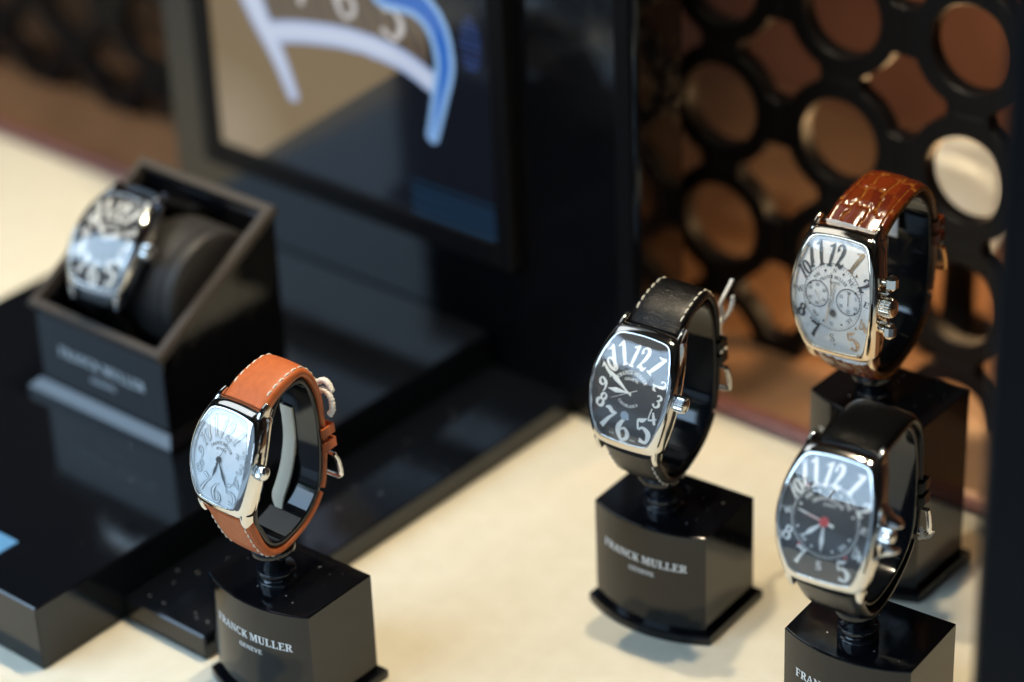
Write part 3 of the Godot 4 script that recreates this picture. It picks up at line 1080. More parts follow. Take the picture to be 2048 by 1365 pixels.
# ---------------------------------------------------------------- straps, cuffs and stands
func strap_part(t: Node3D, inv: Transform3D, path: Array, a: int, z: int, x0: float, wide: Callable, thick: Callable, m: Material, scales: bool) -> void:
	var rows := []
	var cols := []
	var nx := 72 if scales else 18
	var wob := FastNoiseLite.new()
	wob.seed = 9
	wob.frequency = 0.03
	for i in range(a, z + 1):
		var p: Vector2 = path[i]
		var d: Vector2 = (path[mini(path.size() - 1, i + 1)] - path[maxi(0, i - 1)]).normalized()
		var out := Vector2(d.y, -d.x)
		var f := float(i) / (path.size() - 1)
		var w: float = wide.call(f)
		var th: float = thick.call(f)
		var ring := PackedVector3Array()
		var rc := []
		var along := i * 1.0
		for k in nx + 1:
			var s := lerpf(-1, 1, k / float(nx))
			var h := th * 0.5 * (1.0 - 0.6 * pow(absf(s), 8.0)) + 0.55 * (1 - s * s)
			var c := Color(0.30, 0.058, 0.013)
			if scales:
				# square belly scales: rows across the strap, three broad ones in each, small ones at the rims
				var run := f * 16.0 + 0.1 + 0.22 * wob.get_noise_2d(f * 900.0, s * 40.0)
				var rowi := floorf(run)
				var shift := (hash(int(rowi) * 7 + 3) % 100) / 100.0
				var xs := s * 1.55 + 0.5 + (shift - 0.5) * 0.5 + 0.24 * wob.get_noise_2d(f * 700.0 + 300.0, s * 30.0)
				if absf(s) > 0.78:
					xs = s * 5.0
					run = f * 40.0 + 0.3
				var cut := minf(absf(run - roundf(run)) * 12.0, absf(xs - roundf(xs)) * w * 0.32)
				var g := smoothstep(0.0, 0.75, cut)
				h -= 0.75 * (1 - g) * (1 - pow(absf(s), 6))
				var crease := smoothstep(0.0, 2.6, cut)
				h += 0.22 * wob.get_noise_2d(f * 6000.0, s * 160.0) * (1 - crease) + 0.05 * wob.get_noise_2d(f * 3000.0, s * 300.0)
				h += 0.25 * crease * (1 - absf(s))
				var var_ := (hash(int(rowi) * 31 + int(roundf(xs)) * 17) % 100) / 100.0
				c = Color(0.135, 0.023, 0.006).lerp(Color(0.075, 0.013, 0.004), var_).lerp(Color(0.36, 0.15, 0.028), (1 - g) * clampf(0.5 + 0.9 * wob.get_noise_2d(f * 2500.0, s * 90.0), 0.1, 0.9))
			ring.append(inv * (Vector3(x0 + s * w / 2, p.y + out.y * h, p.x + out.x * h) * MM) / MM)
			rc.append(c)
		for k in 9:
			var s := lerpf(1, -1, k / 8.0)
			var h := -th * 0.5 * (1.0 - 0.3 * pow(absf(s), 8.0))
			ring.append(inv * (Vector3(x0 + s * w / 2 * 0.99, p.y + out.y * h, p.x + out.x * h) * MM) / MM)
			rc.append(Color(0.16, 0.07, 0.03))
		rows.append(ring)
		cols.append(rc)
	var b := MB.new()
	b.colored = scales
	b.grid(rows, true, false, false, cols if scales else [])
	b.fan(Array(rows[0]), true)
	b.fan(Array(rows[-1]))
	part(t, "strap", b, m)


func stitches(t: Node3D, inv: Transform3D, path: Array, f0: float, f1: float, x0: float, wide: Callable, thick: Callable, m: Material, sides := [-1, 1], step := 3.0, inset := 1.7) -> void:
	var b := MB.new()
	var long := 0.0
	for i in path.size() - 1: long += path[i].distance_to(path[i + 1])
	var count := int(long * (f1 - f0) / step)
	for sd in sides:
		for k in count:
			var pts := []
			for e in [-0.36, 0.0, 0.36]:
				var f: float = f0 + (f1 - f0) * (k + 0.5 + e) / count
				var i := clampi(int(f * (path.size() - 1)), 0, path.size() - 2)
				var u: float = f * (path.size() - 1) - i
				var p: Vector2 = path[i].lerp(path[i + 1], u)
				var d: Vector2 = (path[i + 1] - path[i]).normalized()
				var out := Vector2(d.y, -d.x)
				var w: float = wide.call(f)
				var s := 1.0 - inset * 2 / w
				var h: float = thick.call(f) * 0.5 * (1.0 - 0.6 * pow(s, 8.0)) + 0.55 * (1 - s * s) + (0.16 if e == 0.0 else -0.08)
				pts.append(inv * (Vector3(x0 + sd * (s * w / 2 + e * 0.25), p.y + out.y * h, p.x + out.x * h) * MM) / MM)
			b.tube(pts, [0.24, 0.34, 0.24], 6)
	part(t, "stitching", b, m)


func loop_path(lt: Vector2, lb: Vector2, top: float, bottom: float, back: float) -> Array:
	# side view of strap, (z, y): from the upper lugs over the top, down the back and under to the lower lugs
	var az := lerpf(back, lt.x, 0.42)
	var bz := lerpf(back, lb.x, 0.64)
	var pts := [lt, Vector2(lerpf(lt.x, az, 0.42), lerpf(lt.y, top, 0.62)), Vector2(az, top - 0.3)]
	for k in range(1, 5):
		var a := PI / 2 * k / 4.0
		pts.append(Vector2(lerpf(az, back, sin(a)), top - (1 - cos(a)) * 24.0))
	pts.append(Vector2(back - 0.6, lerpf(bottom, top, 0.48)))
	pts.append(Vector2(back + 0.5, lerpf(bottom, top, 0.34)))
	for k in range(1, 5):
		var a := PI / 2 * k / 4.0
		pts.append(Vector2(lerpf(back + 0.5, bz, 1 - cos(a)), lerpf(lerpf(bottom, top, 0.34), bottom, sin(a))))
	pts.append(Vector2(lerpf(bz, lb.x, 0.5), lerpf(bottom, lb.y, 0.24)))
	pts.append(lb)
	return smooth_path(pts, 150)


func make_stand(label: String, x: float, z: float, turn: float, tall: float, group := "glossy black watch stands") -> Node3D:
	var t := thing("watch_stand", label, "stand", Vector3(x, 0.05, z), Basis(Vector3.UP, turn), group)
	var R := 51.327
	var zc := -27.977
	# plan of the stand: straight sides and back, bowed front
	var plan := func(inset: float) -> Array:
		var p := []
		var hw := 25.0 - inset
		var r := R - inset
		for k in 33:
			var a := lerpf(-1, 1, k / 32.0) * asin(hw / r)
			p.append(Vector2(sin(a) * r, zc + cos(a) * r))
		p.append(Vector2(hw, -16.85 + inset))
		p.append(Vector2(-hw, -16.85 + inset))
		return p
	var b := MB.new()
	b.pillar(plan, [[-2.6, 0.0], [-2.75, 0.5]], false)
	b.pillar(plan, [[-2.75, 0.5], [-2.75, 3.0]], false)
	b.pillar(plan, [[-2.75, 3.0], [-2.5, 3.6]], false)
	b.pillar(plan, [[-2.5, 3.6], [-2.0, 4.0]], false)
	b.pillar(plan, [[-2.0, 4.0], [1.0, 4.0]], true)
	part(t, "base_plate", b, mat.lacquer)
	b = MB.new()
	var y1 := 4.0 + tall
	b.pillar(plan, [[0.0, 4.01], [0.0, y1 - 0.6]], false)
	b.pillar(plan, [[0.0, y1 - 0.6], [0.2, y1 - 0.2]], false)
	b.pillar(plan, [[0.2, y1 - 0.2], [0.6, y1]], false)
	var top := []
	for p in plan.call(0.6): top.append(Vector3(p.x, y1, p.y))
	b.fan(top, true)
	part(t, "body", b, mat.lacquer)
	var wrap := func(xx: float, yy: float, h: float) -> Vector3:
		var a := xx / R
		return Vector3(sin(a) * (R + h), yy, zc + cos(a) * (R + h))
	b = lettering("FRANCK MULLER", 38.0, 3.4, wrap, 0.05, true, y1 - 16.4)
	lettering("GENEVE", 11.2, 1.9, wrap, 0.05, true, y1 - 21.2, b)
	part(t, "lettering", b, mat.print_silver)
	return t


func make_post(t: Node3D, y0: float, y1: float, z: float) -> void:
	var b := MB.new()
	b.lathe([[7.4, 0.0], [7.4, 2.0], [7.0, 2.6], [5.6, 2.8], [5.6, 4.2], [7.0, 4.4], [7.4, 5.0], [7.4, 6.4], [7.0, 7.0], [0.02, 7.0]], Vector3(0, y0, z), 40)
	part(t, "post", b, mat.cuff_plastic)
	b = MB.new()
	b.lathe([[4.6, y0 + 7.05], [4.6, y1 - 4.4], [8.0, y1 - 3.6], [8.6, y1 - 2.8], [8.6, y1 - 0.8], [7.8, y1], [0.02, y1]], Vector3(0, 0, z + 1.0), 40)
	part(t, "saddle", b, mat.cuff_plastic)


func mount(stand: Node3D, label: String, pose: Dictionary, style: String, loop: Dictionary) -> Dictionary:
	var watch := make_watch(label, stand, pose, style)
	var inv := watch.transform.affine_inverse() * stand.transform
	var turn := Basis(Vector3.UP, deg_to_rad(pose.yaw)) * Basis(Vector3.RIGHT, -deg_to_rad(pose.tilt)) * Basis(Vector3.BACK, deg_to_rad(pose.roll))
	var T := Transform3D(turn, pose.pos)
	var e: float = pose.l / 2
	var hook := -e * e / (2 * CURVE)
	var lt3 := T * Vector3(0, e - 0.2, hook - 4.3)
	var lb3 := T * Vector3(0, -e + 0.2, hook - 4.3)
	var path := loop_path(Vector2(lt3.z, lt3.y), Vector2(lb3.z, lb3.y), loop.top, loop.bottom, loop.back)
	var x0: float = (lt3.x + lb3.x) / 2
	var lug: float = pose.w * 0.735 - 3.6
	var wide := func(f: float) -> float: return lerpf(lug, lug * loop.get("taper", 0.82), smoothstep(0.0, 0.45, 0.5 - absf(f - 0.5)))
	var thick := func(f: float) -> float: return lerpf(4.4, 2.6, smoothstep(0.02, 0.30, 0.5 - absf(f - 0.5)))
	var scaly: bool = loop.get("scales", false)
	var m: Material = mat[loop.leather]
	strap_part(watch, inv, path, 0, 84, x0, wide, thick, m, scaly)
	strap_part(watch, inv, path, 86, 149, x0, wide, thick, m, scaly)
	if loop.has("stitch"):
		stitches(watch, inv, path, 0.035, 0.40, x0, wide, thick, mat[loop.stitch])
		stitches(watch, inv, path, 0.70, 0.965, x0, wide, thick, mat[loop.stitch])
	# keeper and buckle at the back
	var kp: Vector2 = path[int(loop.keeper * 149)]
	var kd: Vector2 = (path[int(loop.keeper * 149) + 1] - path[int(loop.keeper * 149) - 1]).normalized()
	var ko := Vector2(kd.y, -kd.x)
	var kw: float = wide.call(loop.keeper)
	var to3 := func(x: float, along: float, out: float) -> Vector3:
		var q: Vector2 = kp + kd * along + ko * out
		return inv * (Vector3(x0 + x, q.y, q.x) * MM) / MM
	var b := MB.new()
	for band in [0.0, 6.0]:
		var rows := []
		for s in [[-1.9, 0.0], [-1.9, 0.7], [1.9, 0.7], [1.9, 0.0]]:
			var ring := PackedVector3Array()
			for c in [[-1, -1], [1, -1], [1, 1], [-1, 1]]:
				ring.append(to3.call(c[0] * (kw / 2 + 0.3 + s[1]), band + s[0], 0.8 + c[1] * (2.4 + s[1])))
			rows.append(ring)
		for k in 3: b.grid([rows[k], rows[k + 1]], true)
		b.grid([rows[3], rows[0]], true)
	part(watch, "keeper", b, mat.brown_edge if scaly else m)
	b = MB.new()
	var frame := []
	for c in [[-1, 10.5, 2.2], [-1, 14, 3.6], [-1, 19, 4.2], [-0.9, 21.5, 4.0], [0.0, 22.0, 4.0], [0.9, 21.5, 4.0], [1, 19, 4.2], [1, 14, 3.6], [1, 10.5, 2.2]]:
		frame.append(to3.call(c[0] * (kw / 2 + 1.3), c[1], c[2] - 0.6))
	b.tube(smooth_path(frame, 40), 0.95, 10)
	b.tube([to3.call(-kw / 2 - 1.3, 10.5, 1.6), to3.call(kw / 2 + 1.3, 10.5, 1.6)], 0.8, 8)
	b.tube([to3.call(0, 10.5, 2.4), to3.call(0, 16, 3.2), to3.call(0, 22.0, 4.4)], 0.6, 8)
	part(watch, "buckle", b, mat[loop.buckle])
	# the cuff that holds the strap open belongs to the stand
	var ring2 := []
	for f in [0.07, 0.13, 0.19, 0.25, 0.32, 0.40, 0.48, 0.56, 0.64, 0.71, 0.78, 0.84, 0.90, 0.95]:
		var i := int(f * 149)
		var d: Vector2 = (path[i + 1] - path[i - 1]).normalized()
		var inward: float = thick.call(f) / 2 + 1.35
		ring2.append(path[i] - Vector2(d.y, -d.x) * inward)
	for s in [-0.55, 0.0, 0.55]:
		var q := T * Vector3(0, e * s, -12.2 - pow(e * s, 2) / (2 * CURVE))
		ring2.append(Vector2(q.z, q.y))
	var line := smooth_path(ring2, 110, true)
	var rows := []
	for i in line.size():
		var d: Vector2 = (line[(i + 1) % 110] - line[i - 1]).normalized()
		var out := Vector2(d.y, -d.x)
		var ring := PackedVector3Array()
		var cw: float = loop.get("cuff", 9.5)
		for c in [[-cw + 0.5, 1.1], [cw - 0.5, 1.1], [cw - 0.1, 0.8], [cw, 0.3], [cw, -0.3], [cw - 0.1, -0.8], [cw - 0.5, -1.1], [-cw + 0.5, -1.1], [-cw + 0.1, -0.8], [-cw, 0.0], [-cw + 0.1, 0.8]]:
			ring.append(Vector3(x0 + c[0], line[i].y + out.y * c[1], line[i].x + out.x * c[1]))
		rows.append(ring)
	b = MB.new()
	b.grid(rows, true, true)
	part(stand, "cuff", b, mat.cuff_plastic)
	var low := path[0] as Vector2
	for i in path.size():
		var p: Vector2 = path[i] - Vector2(0, thick.call(i / 149.0) / 2 + 0.55)
		if p.y < low.y: low = p
	make_post(stand, loop.deck, low.y + 0.15, low.x - 4.0)
	return {"watch": watch, "path": path, "x0": x0, "stand": stand, "to3": to3}


func string_thing(stand: Node3D, label: String, strands: Array, r := 0.42) -> void:
	var t := thing("tag_string", label, "string", stand.position / MM, stand.basis, "white cotton strings tied to straps")
	for s in strands:
		var b := MB.new()
		var pts := smooth_path(s, 40)
		var rad := []
		for i in 40:
			rad.append(r * (1.0 + 0.22 * sin(i * 2.6)))
			pts[i] += Vector3(sin(i * 1.7), cos(i * 2.1), sin(i * 2.9)) * 0.10
		b.tube(pts, rad, 8)
		part(t, "strand", b, mat.white_thread)


func make_watches() -> void:
	# black dial on black leather, in the middle
	var s := make_stand("black stand in the middle carrying the black dial watch with stitched strap", 160, 80.5, 0.074, 43.2)
	var w := mount(s, "steel watch with black dial and white numerals on black stitched leather, in the middle",
		{"pos": Vector3(0.5, 109.9, 29.5), "yaw": 2.2, "tilt": 23.4, "roll": -0.9, "w": 35.5, "l": 45.2, "metal": "steel", "dial": "dial_black"}, "full_black",
		{"top": 135.4, "bottom": 66.6, "back": -17.0, "leather": "black_leather", "stitch": "stitch_white", "keeper": 0.375, "buckle": "steel", "deck": 47.2})
	string_thing(s, "white string tied to the back of the middle watch, its two ends standing up", [
		[Vector3(4, 112, -26), Vector3(4, 108, -26.5), Vector3(7, 103, -25), Vector3(9, 101, -22), Vector3(8, 104, -20.5), Vector3(5, 110, -24), Vector3(4, 114, -27)],
		[Vector3(4, 112, -27), Vector3(4, 116, -28), Vector3(3.5, 120, -27.6), Vector3(4.5, 125, -31), Vector3(5, 128, -33.5)],
		[Vector3(4, 112, -27), Vector3(5, 115, -31), Vector3(5, 118, -33.5), Vector3(5, 120.5, -33.6)]], 0.75)

	# white dial on orange leather, left
	s = make_stand("black stand at the left carrying the watch with the orange strap", 77.5, 205.6, 0.02, 43.2)
	w = mount(s, "small steel watch with white dial on an orange brown stitched strap",
		{"pos": Vector3(0, 111.6, 28.6), "yaw": -3.1, "tilt": 21.0, "roll": 1.5, "w": 31.5, "l": 39.4, "metal": "steel", "dial": "dial_white", "scale": 0.86, "crown_r": 2.7, "crown_long": 3.4}, "full_white",
		{"top": 133.8, "bottom": 67.2, "back": -15.5, "leather": "orange_leather", "stitch": "stitch_white", "keeper": 0.40, "buckle": "steel", "deck": 47.2, "cuff": 8.2, "taper": 0.85})
	# the loose end of the strap hangs down inside the loop
	var b := MB.new()
	var line := smooth_path([Vector2(-11.5, 112), Vector2(-12.0, 104), Vector2(-11.5, 96), Vector2(-8, 85), Vector2(-1, 74)], 40)
	var rows := []
	for i in 40:
		var d: Vector2 = (line[mini(39, i + 1)] - line[maxi(0, i - 1)]).normalized()
		var out := Vector2(d.y, -d.x)
		var ring := PackedVector3Array()
		for c in [[-8.6, 0.6], [-3.0, 0.6], [-2.7, 0.0], [-3.0, -0.6], [-8.6, -0.6]]:
			var cw: float = c[0] * (1.0 if i < 34 else 1.0 - pow((i - 34) / 8.0, 2))
			ring.append((w.watch.transform.affine_inverse() * s.transform) * (Vector3(w.x0 + cw, line[i].y + out.y * c[1], line[i].x + out.x * c[1]) * MM) / MM)
		rows.append(ring)
	b.grid(rows, true)
	b.fan(Array(rows[-1]))
	part(w.watch, "strap_tail", b, mat.lining_grey)
	string_thing(s, "fluffy white string looped round the keeper of the orange strap", [
		[Vector3(-3, 113, -20), Vector3(2, 116, -21.5), Vector3(7, 116.5, -21), Vector3(9.4, 112, -20), Vector3(8.6, 109, -19.2)],
		[Vector3(8, 117, -22), Vector3(4, 120, -22.5), Vector3(-4, 116, -21)]], 1.15)

	# rose gold chronograph on brown alligator, at the back
	s = make_stand("tall black stand at the back carrying the brown strap watch", 208.5, 8.0, 0.024, 73.95)
	w = mount(s, "rose gold chronograph with silver dial and two small dials on glossy brown alligator strap",
		{"pos": Vector3(-1.8, 135.0, 39.6), "yaw": -0.6, "tilt": 9.0, "roll": 4.6, "w": 38.0, "l": 49.0, "metal": "rose_gold", "dial": "dial_silver", "crown_r": 3.5, "crown_long": 5.0}, "chronograph",
		{"top": 166.0, "bottom": 95.6, "back": -15.5, "leather": "alligator", "scales": true, "keeper": 0.38, "buckle": "gold_buckle", "deck": 77.95})
	var t := thing("paper_tag", "white paper tag hanging inside the loop of the brown strap", "tag", s.position / MM, s.basis)
	b = MB.new()
	b.box(Vector3(-7, 146, -9), Vector3(5, 16, 0.4), 0.1)
	part(t, "sheet", b, mat.paper_white)
	b = MB.new()
	b.tube(smooth_path([Vector3(-7, 153, -9), Vector3(-6, 158, -8.6), Vector3(-4, 162, -7.6), Vector3(-3, 164.5, -5)], 16), 0.3, 6)
	part(t, "cord", b, mat.white_thread)

	# black complication, front right
	s = make_stand("black stand at the lower right carrying the watch with red hub", 265, 104, 0.094, 43.2)
	w = mount(s, "steel watch with black dial, red hub and inner circle on glossy black strap, lower right",
		{"pos": Vector3(-0.6, 110.1, 34.2), "yaw": 1.5, "tilt": 19.1, "roll": 1.4, "w": 38.0, "l": 48.4, "metal": "steel", "dial": "dial_black", "crown_r": 2.9, "crown_long": 4.6}, "complication",
		{"top": 132.8, "bottom": 65.6, "back": -17.5, "leather": "black_gloss_leather", "keeper": 0.43, "buckle": "steel", "deck": 47.2})
	string_thing(s, "short frayed white string end on the buckle of the lower right watch", [
		[Vector3(9.5, 82, -17.5), Vector3(9.4, 78, -18.5), Vector3(8, 75.5, -20), Vector3(9, 77, -23)],
		[Vector3(8, 76, -20), Vector3(10, 75.5, -22), Vector3(11, 77, -24)]], 0.6)


# ---------------------------------------------------------------- the open watch box
func make_watch_box() -> void:
	var o := Vector3(-82, 28.65, 118)
	var t := thing("watch_box", "black open watch box with sloping frame and padded drum, on the large block", "watch box", o)
	var lo := 0.0
	# plinth with a chamfered upper edge
	var rect := func(inset: float) -> Array:
		var p := []
		for c in [[-1, 1], [1, 1], [1, -1], [-1, -1]]: p.append(Vector2(c[0] * (43.5 - inset), c[1] * (39.5 - inset)))
		return p
	var b := MB.new()
	for k in [[[0.0, 0.0], [0.0, 3.2]], [[0.0, 3.2], [4.0, 7.2]], [[4.0, 7.2], [8.0, 7.2]]]:
		var A: Array = rect.call(k[0][0])
		var B: Array = rect.call(k[1][0])
		for i in 4:
			var p: Vector2 = A[i]
			var q: Vector2 = A[(i + 1) % 4]
			var r: Vector2 = B[(i + 1) % 4]
			var u: Vector2 = B[i]
			b.quad(Vector3(p.x, k[0][1], p.y), Vector3(q.x, k[0][1], q.y), Vector3(r.x, k[1][1], r.y), Vector3(u.x, k[1][1], u.y))
	part(t, "plinth", b, mat.lacquer)
	b = MB.new()
	b.box(Vector3(0, 6.6, 0), Vector3(68, 1.2, 60), 0.2)
	part(t, "floor_pad", b, mat.pillow)
	# walls: the top runs up from front to back
	var slope := tan(deg_to_rad(29.2))
	var yf := 41.0
	var hx := 38.5
	var hz := 34.5
	var ytop := func(z: float) -> float: return yf + (hz - z) * slope
	b = MB.new()
	b.box(Vector3(0, (7.3 + yf) / 2, hz - 2), Vector3(2 * hx, yf - 7.3, 4), 0.5)
	part(t, "front_panel", b, mat.lacquer)
	b = MB.new()
	b.box(Vector3(0, (7.3 + ytop.call(-hz)) / 2 - 1.2, -hz + 2), Vector3(2 * hx, ytop.call(-hz) - 9.7, 4), 0.5)
	part(t, "back_panel", b, mat.lacquer)
	for sx in [-1, 1]:
		b = MB.new()
		var x1: float = sx * hx
		var x2: float = sx * (hx - 4)
		var P := [Vector2(hz - 4.05, 7.3), Vector2(-hz + 4.05, 7.3), Vector2(-hz + 4.05, ytop.call(-hz + 4.05) - 0.1), Vector2(hz - 4.05, ytop.call(hz - 4.05) - 0.1)]
		for i in 4:
			var p: Vector2 = P[i]
			var q: Vector2 = P[(i + 1) % 4]
			b.out_quad(Vector3((x1 + x2) / 2, 30, 0), Vector3(x1, p.y, p.x), Vector3(x1, q.y, q.x), Vector3(x2, q.y, q.x), Vector3(x2, p.y, p.x))
		for x in [x1, x2]:
			b.out_quad(Vector3((x1 + x2) / 2, 30, 0), Vector3(x, P[0].y, P[0].x), Vector3(x, P[1].y, P[1].x), Vector3(x, P[2].y, P[2].x), Vector3(x, P[3].y, P[3].x))
		part(t, "side_panel", b, mat.lacquer)
	# frame round the opening, lying on the slope
	var up := Basis(Vector3.RIGHT, deg_to_rad(29.2))
	var mid := Vector3(0, ytop.call(0.0) + 0.1, 0)
	var half := hz / cos(deg_to_rad(29.2)) + 1.2
	b = MB.new()
	var ow := hx + 1.4
	for lay in [[ow, half, 0.0, ow, half, 3.4], [ow, half, 3.4, ow - 0.8, half - 0.8, 4.2], [ow - 0.8, half - 0.8, 4.2, ow - 3.8, half - 3.8, 4.2], [ow - 3.8, half - 3.8, 4.2, ow - 3.8, half - 3.8, 0.0], [ow - 3.8, half - 3.8, 0.0, ow, half, 0.0]]:
		for i in 4:
			var s: Array = [[-1, 1], [1, 1], [1, -1], [-1, -1]]
			var a: Array = s[i]
			var c: Array = s[(i + 1) % 4]
			b.quad(mid + up * Vector3(a[0] * lay[0], lay[2], a[1] * lay[1]), mid + up * Vector3(c[0] * lay[0], lay[2], c[1] * lay[1]), mid + up * Vector3(c[0] * lay[3], lay[5], c[1] * lay[4]), mid + up * Vector3(a[0] * lay[3], lay[5], a[1] * lay[4]))
	part(t, "frame", b, mat.taupe_satin)
	var word := func(x: float, y: float, h: float) -> Vector3: return Vector3(x, y, hz + h)
	b = lettering("FRANCK MULLER", 52.0, 4.6, word, 0.08, true, 22.0)
	lettering("GENEVE", 15.0, 2.6, word, 0.08, true, 15.4, b)
	part(t, "lettering", b, mat.print_silver)
	# drum
	var dc := Vector2(-5.0, 53.0)      # z, y of its axis
	b = MB.new()
	var rows := []
	for q in [[-32.5, 0.5], [-32.5, 24.0], [-31.6, 26.0], [-29.5, 27.0], [-26.5, 26.9], [-25.8, 25.9], [-25.1, 26.9], [25.1, 26.9], [25.8, 25.9], [26.5, 26.9], [29.5, 27.0], [31.6, 26.0], [32.5, 24.0], [32.5, 0.5]]:
		var ring := PackedVector3Array()
		for k in 64:
			var a := TAU * k / 64
			ring.append(Vector3(q[0], dc.y + cos(a) * q[1], dc.x + sin(a) * q[1]))
		rows.append(ring)
	for k in rows.size() - 1: b.grid([rows[k], rows[k + 1]], true)
	part(t, "drum", b, mat.pillow)
	b = MB.new()
	b.tube([Vector3(-34.4, dc.y, dc.x), Vector3(34.4, dc.y, dc.x)], 4.0, 20)
	part(t, "axle", b, mat.black_satin)

	# the watch strapped round the drum
	var tilt := deg_to_rad(44.3)
	var n := Vector2(cos(tilt), sin(tilt))    # z, y
	var ctr := dc + n * 38.6
	var pose := {"pos": Vector3(-1.6, ctr.y, ctr.x), "yaw": 1.1, "tilt": 44.3, "roll": 4.0, "w": 36.5, "l": 45.0, "metal": "steel", "dial": "dial_black", "crown_r": 3.2}
	var w := make_watch("watch with black dial and white numerals strapped round the drum of the black box", t, pose, "full_box")
	var inv := w.transform.affine_inverse() * t.transform
	var turn := Basis(Vector3.UP, deg_to_rad(pose.yaw)) * Basis(Vector3.RIGHT, -tilt) * Basis(Vector3.BACK, deg_to_rad(pose.roll))
	var T := Transform3D(turn, pose.pos)
	var e := 22.5
	var lt := T * Vector3(0, e + 0.9, -e * e / (2 * CURVE) - 4.0)
	var lb := T * Vector3(0, -e - 0.9, -e * e / (2 * CURVE) - 4.0)
	var pts := [Vector2(lt.z, lt.y)]
	for k in 13:
		var a := tilt + deg_to_rad(62) + deg_to_rad(236) * k / 12.0
		pts.append(dc + Vector2(cos(a), sin(a)) * 29.0)
	pts.append(Vector2(lb.z, lb.y))
	var path := smooth_path(pts, 110)
	var wide := func(_f: float) -> float: return 20.5
	var thick := func(f: float) -> float: return 2.6 if f > 0.1 and f < 0.9 else 3.4
	strap_part(w, inv, path, 0, 109, -1.6, wide, thick, mat.black_gloss_leather, false)


# ---------------------------------------------------------------- dust, and the street that the crystals mirror
func make_dust() -> void:
	var rng := RandomNumberGenerator.new()
	rng.seed = 77
	var b := MB.new()
	for k in 48:
		var p := Vector3(rng.randf_range(2, 40), 11.3, rng.randf_range(20, 215))
		if k > 36: p = Vector3(rng.randf_range(-60, -6), 28.7, rng.randf_range(60, 255))
		b.box(p + Vector3(0, 0.1, 0), Vector3(rng.randf_range(0.15, 0.6), 0.15, rng.randf_range(0.15, 0.4)), 0.04)
	# lint on the tops of the four stands: middle x, z and height
	for st in [[160.0, 80.5, 47.3], [77.5, 205.6, 47.3], [265.0, 104.0, 47.3], [208.5, 8.0, 78.05]]:
		for k in 14:
			var p := Vector3(st[0] + rng.randf_range(-20, 20), st[2], st[1] + rng.randf_range(-12, 14))
			var a := rng.randf_range(0, PI)
			b.box(p + Vector3(0, 0.05, 0), Vector3(0.12 + 0.7 * absf(cos(a)) * rng.randf(), 0.06, 0.12 + 0.5 * absf(sin(a)) * rng.randf()), 0.02)
	var o := part(self, "dust", b, mat.dust)
	o.set_meta("kind", "stuff")
	o.set_meta("label", "pale dust specks lying on the black slab, block and stand tops")
	o.set_meta("category", "dust")


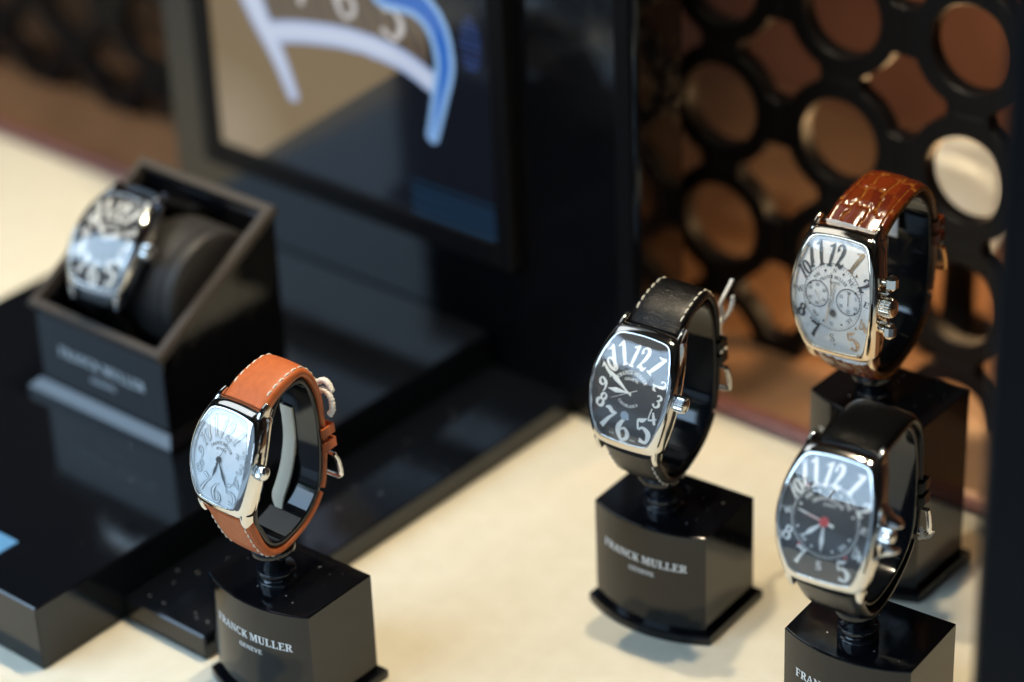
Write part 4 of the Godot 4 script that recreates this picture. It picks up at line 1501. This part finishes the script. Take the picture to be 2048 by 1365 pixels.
func make_street() -> void:
	structure("pavement", slab(Vector3(-40000, -1000, 440), Vector3(40000, -900, 40000), 5), mat.paving)
	for q in [["low building across the street mirrored in the watch crystals", Vector3(-52000, 0, 15000), Vector3(56000, 6600, 6000), "facade"], ["added tall dark block straight across the street that limits the sky light", Vector3(-300, 0, 8200), Vector3(30000, 26000, 6000), "facade_dark"], ["added tall dark block at the far left of the street that limits the sky light", Vector3(-26000, 0, 2500), Vector3(13000, 26000, 6000), "facade_dark"]]:  # the two tall blocks are added, out of view, to limit the sky light
		var t := thing("building", q[0], "building", q[1] + Vector3(0, -900, 0))
		var s: Vector3 = q[2]
		var b := MB.new()
		b.box(Vector3(s.x / 2, s.y / 2, s.z / 2 + 5), s, 50)
		part(t, "wall", b, mat[q[3]])
		b = MB.new()
		b.box(Vector3(s.x / 2, s.y + 100, s.z / 2), Vector3(s.x + 400, 190, s.z + 400), 40)
		part(t, "cornice", b, mat[q[3]])
		var rows := int(s.y / 2900)
		for j in rows:
			for i in 16:
				b = MB.new()
				var c := Vector3(1400 + i * 2400, 1700 + j * 2900, 0)
				if c.x > s.x - 900: continue
				for f in [[Vector3(-560, 0, -30), Vector3(90, 1700, 70)], [Vector3(560, 0, -30), Vector3(90, 1700, 70)], [Vector3(0, 900, -30), Vector3(1210, 100, 70)], [Vector3(0, -900, -60), Vector3(1300, 100, 130)]]:
					b.box(c + f[0], f[1], 8)
				var o := part(t, "window", b, mat.facade)
				b = MB.new()
				b.box(c + Vector3(0, 0, -5), Vector3(1030, 1700, 20), 2)
				part(o, "pane", b, mat.facade_glass)
	# a street tree
	var rng := RandomNumberGenerator.new()
	rng.seed = 5
	var t := thing("street_tree", "dark leafy street tree mirrored in the watch crystals", "tree", Vector3(-3700, -899, 7000))
	var b := MB.new()
	b.tube([Vector3(0, 0, 0), Vector3(40, 1300, 20), Vector3(-60, 2600, 0), Vector3(20, 3600, 60)], [170.0, 130.0, 95.0, 40.0], 10)
	for k in 6:
		var a := TAU * k / 6.0
		b.tube([Vector3(0, 1900 + k * 180, 0), Vector3(cos(a) * 500, 2300 + k * 180, sin(a) * 500), Vector3(cos(a) * 1000, 2700 + k * 180, sin(a) * 1000)], [70.0, 45.0, 15.0], 6)
	part(t, "trunk", b, mat.bark)
	b = MB.new()
	for k in 2600:
		var d := Vector3(rng.randfn(), rng.randfn(), rng.randfn()).normalized()
		var clump := Vector3(sin(k % 17 * 2.1), cos(k % 17 * 1.3) * 0.8, sin(k % 17 * 3.7)) * 950
		var p := Vector3(0, 3300, 0) + clump + d * 620 * pow(rng.randf(), 0.4)
		var a := Vector3(rng.randfn(), rng.randfn(), rng.randfn()).normalized() * 120
		var c := a.cross(d).normalized() * 70
		b.tri(p - a, p + c, p + a)
		b.tri(p - a, p + a, p - c)
	part(t, "crown", b, mat.leaf)
	t = thing("flag_pole", "thin dark pole across the street mirrored in the black dials", "pole", Vector3(-3400, -899, 12000))
	b = MB.new()
	b.tube([Vector3(0, 0, 0), Vector3(0, 4000, 0), Vector3(0, 6900, 0)], [110.0, 90.0, 60.0], 10)
	b.lathe([[60, 6880], [110, 6930], [90, 7060], [2, 7120]], Vector3.ZERO, 12)
	part(t, "mast", b, mat.facade_dark)


func _ready() -> void:
	make_materials()
	make_camera()
	make_world()
	make_lamps()
	make_light_panel()
	make_setting()
	make_platforms()
	make_panel()
	make_lattice()
	make_street()
	make_watch_box()
	make_watches()
	make_dust()
